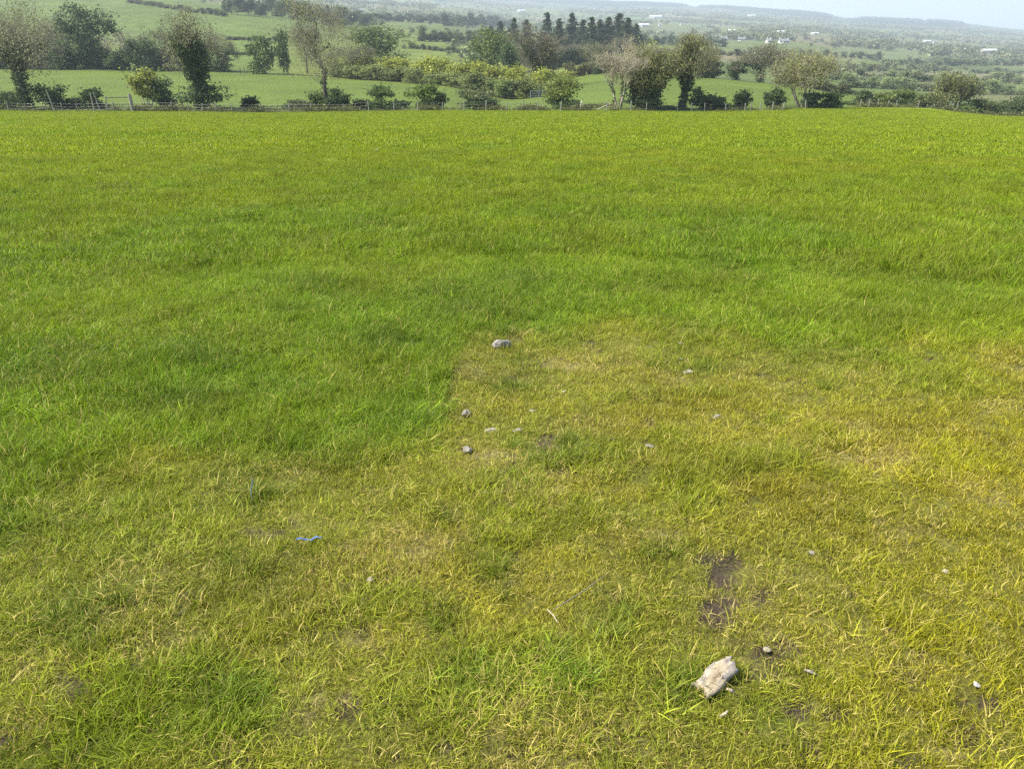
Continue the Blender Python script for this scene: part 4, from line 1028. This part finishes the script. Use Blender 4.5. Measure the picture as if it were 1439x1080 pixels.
for k, (x, y, Lx, Dy, H, rise, lab, rz, sh) in enumerate([
    (508, 17, 14, 7, 4.5, 2.4, 'white cottage half hidden behind the tall ash crown', .3, False),
    (572, 8, 22, 9, 5, 2.4, 'white bungalow high on the hillside above the broad round tree', .1, False),
    (625, 10, 22, 9, 5, 2.4, 'white farmhouse on the hillside above the dark tree belt', -.2, False),
    (732, 17, 34, 12, 5, 2.5, 'long white shed on the slope over the row of spruces', .1, True),
    (845, 31, 20, 9, 6, 3, 'white gabled house peeping between the tallest spruces', .5, False),
    (921, 26, 62, 18, 6, 3, 'longest pale farm shed just under the plantation', -.1, True),
    (939, 21, 18, 9, 6, 3, 'small white house beside the longest pale shed', .2, False),
    (904, 38, 44, 15, 6, 3, 'pale shed below the longest one, beside the last spruce', .1, True),
    (927, 37, 14, 8, 5, 2.5, 'tiny white house right of the pale shed by the last spruce', .1, False),
    (957, 36, 16, 9, 7, 3, 'tall white gable-fronted house in the open valley', 1.2, False),
    (1037, 24, 26, 10, 6, 3, 'white house high under the ridge plantation', 0, False),
    (1056, 24, 48, 12, 6, 3, 'long pale shed high under the ridge plantation', .05, True),
    (1028, 45, 36, 12, 5, 3, 'wide pale shed among trees on the valley side', -.1, True),
    (1017, 58, 20, 9, 4.5, 2.6, 'grey-roofed white house in the trees above the valley hedge', .2, False),
    (1042, 58, 22, 9, 4.5, 2.6, 'white house with slate roof at the lane bend', -.3, False),
    (1080, 61, 16, 9, 4.5, 2.6, 'small white cottage left of the wide slate-roofed farmhouse', .2, False),
    (1101, 61, 26, 10, 4.5, 3.4, 'wide white farmhouse with broad slate roof in the valley', .05, False),
    (1097, 47, 44, 12, 4.5, 2.6, 'low pale shed above the wide slate-roofed farmhouse', .0, True),
    (1145, 49, 34, 12, 5, 3, 'pale shed right of the low one, on the slope', .1, True),
    (1302, 60, 34, 11, 5, 3, 'pale long house under the dark end of the plantation', .1, True),
    (1314, 61, 20, 9, 6, 3, 'white house attached to the pale long one under the plantation', -.2, False),
    (1334, 71, 14, 8, 5, 3, 'little white gable-end cottage beside the white-roofed barn', 1.1, False),
    (1350, 72, 34, 12, 5, 3, 'white-roofed barn in the right part of the valley', .0, True),
    (1389, 75, 44, 13, 5, 3, 'widest white-roofed barn, standing past the little cottage', -.1, True)]):
    house(x, y, Lx, Dy, H, rise, lab, rz, sh)
do_far()

# ------------------------------------------------------------------ fence, gate and stakes
M_WIRE = simple_mat('galvanised_wire', (0.28, 0.29, 0.30), (0.42, 0.43, 0.44), .45, 2, metal=.7)
M_GALV = simple_mat('galvanised_tube', (0.24, 0.26, 0.27), (0.34, 0.36, 0.37), .6, 2, metal=.2)
def stake_mesh(name, seed, H, r, lx=0., ly=0., mat=None):
    rr = random.Random(seed); segs = []; n = 5
    V, F = [], []
    k = 7
    for i in range(n + 1):
        t = i / n; rad = r * (1.06 - .14 * t)
        for j in range(k):
            a = 2 * math.pi * j / k; q = rad * (1 + rr.uniform(-.1, .1))
            V.append((lx * t + math.cos(a) * q, ly * t + math.sin(a) * q, -.25 + (H + .25) * t + (rr.uniform(-.02, .03) if i == n else 0)))
    for i in range(n):
        for j in range(k):
            F.append((i * k + j, i * k + (j + 1) % k, (i + 1) * k + (j + 1) % k, (i + 1) * k + j))
    V.append((lx, ly, H + .02)); F2 = [(n * k + j, n * k + (j + 1) % k, len(V) - 1, len(V) - 1) for j in range(k)]
    me = bpy.data.meshes.new(name); me.from_pydata(V, [], [f if f[2] != f[3] else f[:3] for f in F + F2]); me.materials.append(mat or M_POST)
    return me
fx = [12, 36, 65, 88, 110, 160, 242, 266, 285, 305, 327, 367, 407, 437, 483, 519, 554, 587, 622, 652, 683, 712, 736, 755, 788, 852, 887, 908, 952, 972, 990, 1020, 1047, 1055, 1068, 1085, 1100, 1132, 1147, 1180, 1208, 1221, 1234, 1247, 1259, 1290, 1344]
fe = link('wire_fence', None, loc=at(660, 95)); tag(fe, 'stake and wire fence running along the far edge of the pasture', 'fence')
tops = []
for j, x in enumerate(fx):
    Yf = float(np.interp(x, FENCE_X, FENCE_Y)) + .25; p = at(x, Yf); rr = random.Random(j)
    H = rr.uniform(.85, 1.15)
    lx, ly = rr.uniform(-.1, .1), rr.uniform(-.05, .05)
    o = link('post', stake_mesh('post', j, H, rr.uniform(.055, .075), lx, ly), fe, loc=p - fe.location)
    tops.append(p + Vector((lx, ly, H)))
for h in (.12, .45, .78):
    sg = [(np.array(tops[j] - Vector((0, 0, h)) - fe.location), np.array(tops[j + 1] - Vector((0, 0, h)) - fe.location), .006, .006) for j in range(len(tops) - 1)]
    V, F = tubes(sg, lambda r: 3); link('wire', mesh_np('wire', V, F, M_WIRE), fe)
def stake(x, H, r, lx, label, cat='stake', name='wooden_stake', mat=None, dy=-.3):
    p = at(x, float(np.interp(x, FENCE_X, FENCE_Y)) + dy)
    o = link(name, stake_mesh(name, int(x), H, r, lx, .1, mat), loc=p); tag(o, label, cat)
stake(77, 2.2, .08, -.45, 'tall pale stake leaning left against the dark bush')
stake(133, 2.0, .08, -.12, 'near-upright pale stake of the crossed pair')
stake(142, 2.1, .07, -.5, 'thinner leaning pale stake of the crossed pair')
stake(187, 1.95, .2, -.1, 'thick round gatepost beside the small hawthorn', 'gatepost', 'gatepost')
# rail from the gatepost to the left
p0 = at(152, 98.6); p1 = at(184, 98.6)
V, F = tubes([(np.array((0, 0, 1.55)), np.array(((p1 - p0).x, 0, 1.62)), .06, .06)], lambda r: 6)
ra = link('timber_rail', None, loc=p0); tag(ra, 'single horizontal timber rail fixed to the thick gatepost', 'rail')
link('rail', mesh_np('rail', V, F, M_BARK, smooth=True), ra); link('upright', stake_mesh('upright', 5, 1.7, .08), ra)
# white forked marker
p = at(817, 95.8); e = link('forked_marker', None, loc=p); tag(e, 'short whitish forked post standing by the fence near the hawthorn bush', 'post')
M_WPOST = bark_mat('whitewashed_wood', (.62, .60, .50), (.8, .78, .68), 10)
link('leg', stake_mesh('leg', 1, 1.05, .07, .18, 0, M_WPOST), e, loc=(-.18, 0, 0)); link('leg', stake_mesh('leg', 2, .95, .06, -.12, 0, M_WPOST), e, loc=(.16, 0, 0))
# fallen branch
p = at(852, 96.2); e = link('fallen_branch', None, loc=p); tag(e, 'pale fallen branch lying at the fence beside the bare pale tree', 'branch')
V, F = tubes([(np.array((-1.0, 0, .12)), np.array((-.2, 0, .45)), .08, .07), (np.array((-.2, 0, .45)), np.array((.5, .1, .75)), .07, .05)], lambda r: 6); link('limb', mesh_np('limb', V, F, M_PALE), e)
V, F = tubes([(np.array((-.2, 0, .45)), np.array((.6, -.1, .35)), .05, .03), (np.array((.1, 0, .6)), np.array((.3, 0, 1.0)), .035, .015)], lambda r: 5); link('side_limb', mesh_np('side_limb', V, F, M_PALE), e)
# field gate
p = at(757.5, 140); e = link('field_gate', None, loc=p, rot=(0, 0, .05)); tag(e, 'galvanised barred gate half behind the yellow-green hawthorn bush', 'gate')
gw = wid(p, 24) / 2
for h in (.25, .5, .75, 1.0, 1.25):
    V, F = tubes([(np.array((-gw, 0, h)), np.array((gw, 0, h)), .026, .026)], lambda r: 6); link('bar', mesh_np('bar', V, F, M_GALV, smooth=True), e)
for xx in (-gw, 0, gw):
    V, F = tubes([(np.array((xx, 0, .1)), np.array((xx, 0, 1.3)), .04, .04)], lambda r: 6); link('upright', mesh_np('upright', V, F, M_GALV, smooth=True), e)
# two stakes in the hedge gap
for x in (338, 344):
    p = at(x, 189); tag(link('wooden_stake', stake_mesh('wooden_stake', x, 1.5, .09, .05, 0, M_BARK), loc=p), 'dark stake of the pair in the hedge gap beside the pointed leafy tree', 'stake', 'stakes in the hedge gap')

# ------------------------------------------------------------------ things lying in the grass
M_GREY = simple_mat('grey_stone', (0.115, 0.106, 0.09), (0.29, 0.268, 0.225), .9, 35, .6, .004)
M_PALES = simple_mat('pale_stone', (0.19, 0.17, 0.13), (0.32, 0.29, 0.225), .9, 30, .5, .003)
M_WHITE = simple_mat('white_quartz', (0.36, 0.34, 0.31), (0.52, 0.50, 0.46), .7, 30, .3, .002)
def stone(x, y, wpx, hpx, label, seed, mat, flat=.5, lift=.25, rotz=0., name='stone', planes=8):
    q = hit(x, y); d = q.y * cp - (q.z - CAMZ) * sp; w = wpx / FPX * d / 2 * .9; h = w * flat
    me = rock_mesh('stone', seed, w, w * .8, h, 3, .5, mat, planes)
    o = link(name, me, loc=(q.x, q.y, q.z + h * lift + .005), rot=(0, 0, rotz)); tag(o, label, 'pebble' if name == 'pebble' else 'stone'); return o
stone(705, 489, 30, 14, 'angular grey stone with a pale top, largest stone at the edge of the worn patch', 1, M_GREY, .62, .55, .3)
stone(655, 585, 19, 14, 'mottled grey stone half sunk beside the long green grass', 2, M_GREY, .7, .5, 1)
stone(690, 607, 21, 8, 'flat pale oval stone below the mottled grey one', 3, M_PALES, .32, .6, .2)
stone(727, 607, 16, 7, 'small flat pale stone level with the pale oval one', 4, M_PALES, .4, .5)
stone(657, 634, 20, 10, 'broken grey-brown stone in a scrape of bare soil', 5, M_GREY, .45, .5)
stone(968, 525, 20, 8, 'flat light grey stone in the worn grass above the square grey one', 6, M_PALES, .35, .5)
stone(957, 506, 9, 4, 'tiny pale stone just behind the flat light grey one', 7, M_PALES, .4, .5)
stone(957, 484, 10, 4, 'tiny white stone on the far rim of the worn patch', 8, M_PALES, .4, .5)
stone(1007, 588, 15, 11, 'squarish dull grey stone sunk in yellow-green turf', 9, M_GREY, .5, .45)
stone(1140, 779, 13, 9, 'small smooth light grey stone in short turf', 10, M_PALES, .6, .5)
stone(1327, 805, 11, 12, 'small white lump of stone in the yellowest turf', 11, M_WHITE, .8, .5)
stone(1371, 965, 14, 12, 'bright white stone next to a hole of bare soil', 12, M_WHITE, .7, .5)
stone(602, 605, 14, 6, 'low pale stone at the foot of the long grass', 13, M_PALES, .4, .4)
stone(860, 619, 9, 5, 'tiny pale stone in the middle of the worn patch', 14, M_PALES, .5, .5)
stone(748, 579, 12, 4, 'thin pale flake of stone in the worn patch', 15, M_PALES, .3, .6)
stone(792, 552, 7, 4, 'pinhead pale stone up in the worn patch', 16, M_PALES, .5, .6)
stone(1078, 914, 14, 10, 'muddy pale stone in the longest strip of bare soil', 17, M_PALES, .5, .3)
stone(683, 694, 8, 6, 'tiny pale stone in the round bare scrape', 18, M_PALES, .6, .5)
stone(913, 628, 16, 7, 'sunken dull stone beside a dry scrape', 19, M_GREY, .4, .3)
q = stone(521, 819, 11, 11, 'round cream pebble alone in the short turf', 20, M_PALES, .95, .7, 0, 'pebble', 0)
for j, (x, y) in enumerate(((530, 220), (180, 267))):
    stone(x, y, 4.5, 4, 'pale scrap of paper-white stone far out in the long grass' if j else 'white fleck of stone furthest out in the long grass', 40 + j, M_PALES, .5, 9)

# weathered piece of wood
def wood_mat():
    m, nt, N, L = new_mat('bleached_wood')
    co = node(nt, 'ShaderNodeTexCoord'); mp = node(nt, 'ShaderNodeMapping'); mp.inputs['Scale'].default_value = (6, 60, 60); L.new(co.outputs['Object'], mp.inputs[0])
    g = noise(nt, 1.6, 6, .65, mp.outputs[0]); b = noise(nt, 22, 3, .6, co.outputs['Object'])
    c = mixc(nt, maprange(nt, g, .35, .62, 0, 1), (.22, .165, .10), (.48, .41, .29))
    c = mixc(nt, maprange(nt, b, .50, .58, 0, .8), c, (.19, .17, .155))
    p = principled(nt, .85, .15); L.new(c, p.inputs['Base Color']); bump(nt, g, .8, .004, p); out_surface(nt, p.outputs[0]); return m
M_WOOD = wood_mat()
def gp(x, y): return hit(x, y)
c_top, c_right, c_bot, c_left = gp(1015, 936), gp(1034, 948), gp(1000, 987), gp(974, 976)
ctr = (c_top + c_right + c_bot + c_left) / 4
ax = ((c_top + c_right) / 2 - (c_bot + c_left) / 2); Lw = ax.length; Ww = ((c_right - c_top).length + (c_bot - c_left).length) / 2
Ww *= 1.14; Lw *= .9; print('wood size', Lw, Ww)
def wood_mesh():
    nx, ny = 26, 12; rs = np.random.default_rng(5)
    endp = rs.normal(0, .006, ny + 1).cumsum(); endp -= endp.mean(); endq = rs.normal(0, .006, ny + 1).cumsum(); endq -= endq.mean()
    V, F = [], []; th = .034
    ridge = rs.normal(0, .0022, ny + 1)
    for side in (1, -1):
        for i in range(nx + 1):
            for j in range(ny + 1):
                u, v = i / nx - .5, j / ny - .5
                x = u * Lw + (endp[j] * max(0, u) + endq[j] * min(0, u)) * 2.2 + .02 * v * (1 if u > 0 else -1)
                taper = 1 - .25 * max(0, abs(u) - .25) * 2
                y = v * Ww * (1 - .12 * u) + .004 * math.sin(u * 9 + side)
                z = side * th / 2 * taper * (1 - .35 * (2 * v) ** 4) + (ridge[j] + rs.normal(0, .0009) + .005 * math.sin(u * 5 + v * 3)) * (1 if side > 0 else .6)
                V.append((x, y, z))
    n = (nx + 1) * (ny + 1)
    for s in (0, 1):
        for i in range(nx):
            for j in range(ny):
                a = s * n + i * (ny + 1) + j; f = (a, a + ny + 1, a + ny + 2, a + 1); F.append(f if s == 0 else f[::-1])
    def strip(idx):
        for k in range(len(idx) - 1): F.append((idx[k], idx[k + 1], idx[k + 1] + n, idx[k] + n))
    strip([i * (ny + 1) for i in range(nx + 1)][::-1]); strip([i * (ny + 1) + ny for i in range(nx + 1)])
    strip([j for j in range(ny + 1)]); strip([nx * (ny + 1) + j for j in range(ny + 1)][::-1])
    return mesh_np('wood_piece', V, F, M_WOOD)
wo = link('wood_piece', wood_mesh(), loc=(ctr.x, ctr.y, ctr.z + .028), rot=(.05, -.06, math.atan2(ax.y, ax.x) - .12))
tag(wo, 'chunk of bleached broken wood lying in the short grass near bare soil', 'wood')
def splinter(x0, y0, x1, y1, r, label, cat, name, mat, bend=.004, lift=.02):
    a, b = hit(x0, y0), hit(x1, y1); a.z += lift; b.z += lift; m_ = (a + b) / 2 + Vector((bend, -bend, bend))
    A, B_, M_ = [np.array(v - a) for v in (a, b, m_)]
    V, F = tubes([(A, M_, r * .8, r), (M_, B_, r, r * .45)], lambda r: 6)
    o = link(name, mesh_np(name, V, F, mat, smooth=True), loc=a); tag(o, label, cat)
splinter(1021, 975, 1031, 980, .0055, 'short pale splinter beside the bleached wood', 'splinter', 'wood_splinter', M_WOOD)
splinter(1129, 948, 1147, 955, .005, 'pale splinter lying below the longest strip of bare soil', 'splinter', 'wood_splinter', M_WOOD)
splinter(1011, 1013, 1022, 1005, .0045, 'narrow pale splinter in the grass in front of the bleached wood', 'splinter', 'wood_splinter', M_WOOD)
splinter(778, 866, 852, 816, .0022, 'long thin dry twig lying slanted across the short turf', 'twig', 'dry_twig', M_TWIG, .008, .03)
splinter(769, 866, 783, 884, .0024, 'short dry stalk crossing the end of the long thin twig', 'twig', 'dry_twig', M_PALE, .004, .03)
# strip of blue plastic and blue twine
M_BLUE = simple_mat('blue_plastic', (.03, .09, .30), (.16, .27, .52), .4, 60, .4, .002)
M_TWINE = simple_mat('faded_twine', (.07, .12, .12), (.13, .19, .19), .8, 60)
def ribbon(pts, wdt, name, label, cat, mat, lift=.02):
    P = [hit(x, y) for x, y in pts]; o0 = P[0].copy(); V, F = [], []
    for k, q in enumerate(P):
        t = (P[min(k + 1, len(P) - 1)] - P[max(k - 1, 0)]).normalized(); s = Vector((-t.y, t.x, 0)).normalized() * wdt * (.6 if k in (0, len(P) - 1) else 1)
        q = q - o0 + Vector((0, 0, lift + .006 * math.sin(k * 1.9)))
        for zz, ss in ((0.0, 1), (.004, .4), (0.001, -.3), (.005, -1)): V.append(q + s * ss + Vector((0, 0, zz)))
    for k in range(len(P) - 1):
        for j in range(3): F.append((4 * k + j, 4 * k + 4 + j, 4 * k + 5 + j, 4 * k + 1 + j))
    o = link(name, mesh_np(name, [tuple(v) for v in V], F, mat), loc=o0); md = o.modifiers.new('thickness', 'SOLIDIFY'); md.thickness = .0012; tag(o, label, cat)
ribbon([(417, 764), (424, 764.5), (431, 763.5), (438, 764.5), (445, 762.5), (452, 762), (455, 761.5)], .007, 'plastic_strip', 'crumpled blue plastic strip lying in the turf', 'plastic', M_BLUE, .02)
ribbon([(356, 684), (357, 692), (354, 702), (356, 714)], .0016, 'twine', 'faded blue twine caught in the longer grass', 'twine', M_TWINE, .045)

# ------------------------------------------------------------------ haze
m, nt, N, L = new_mat('thin_haze')
pv = node(nt, 'ShaderNodeVolumePrincipled'); pv.inputs['Color'].default_value = (.82, .95, 1.0, 1); pv.inputs['Density'].default_value = HAZE; pv.inputs['Anisotropy'].default_value = 0.1
o_ = node(nt, 'ShaderNodeOutputMaterial'); L.new(pv.outputs[0], o_.inputs['Volume'])
hz = link('haze', boxm('haze', -15000, 15000, -15000, 15000, -160, 480, m)); tag(hz, kind='stuff')
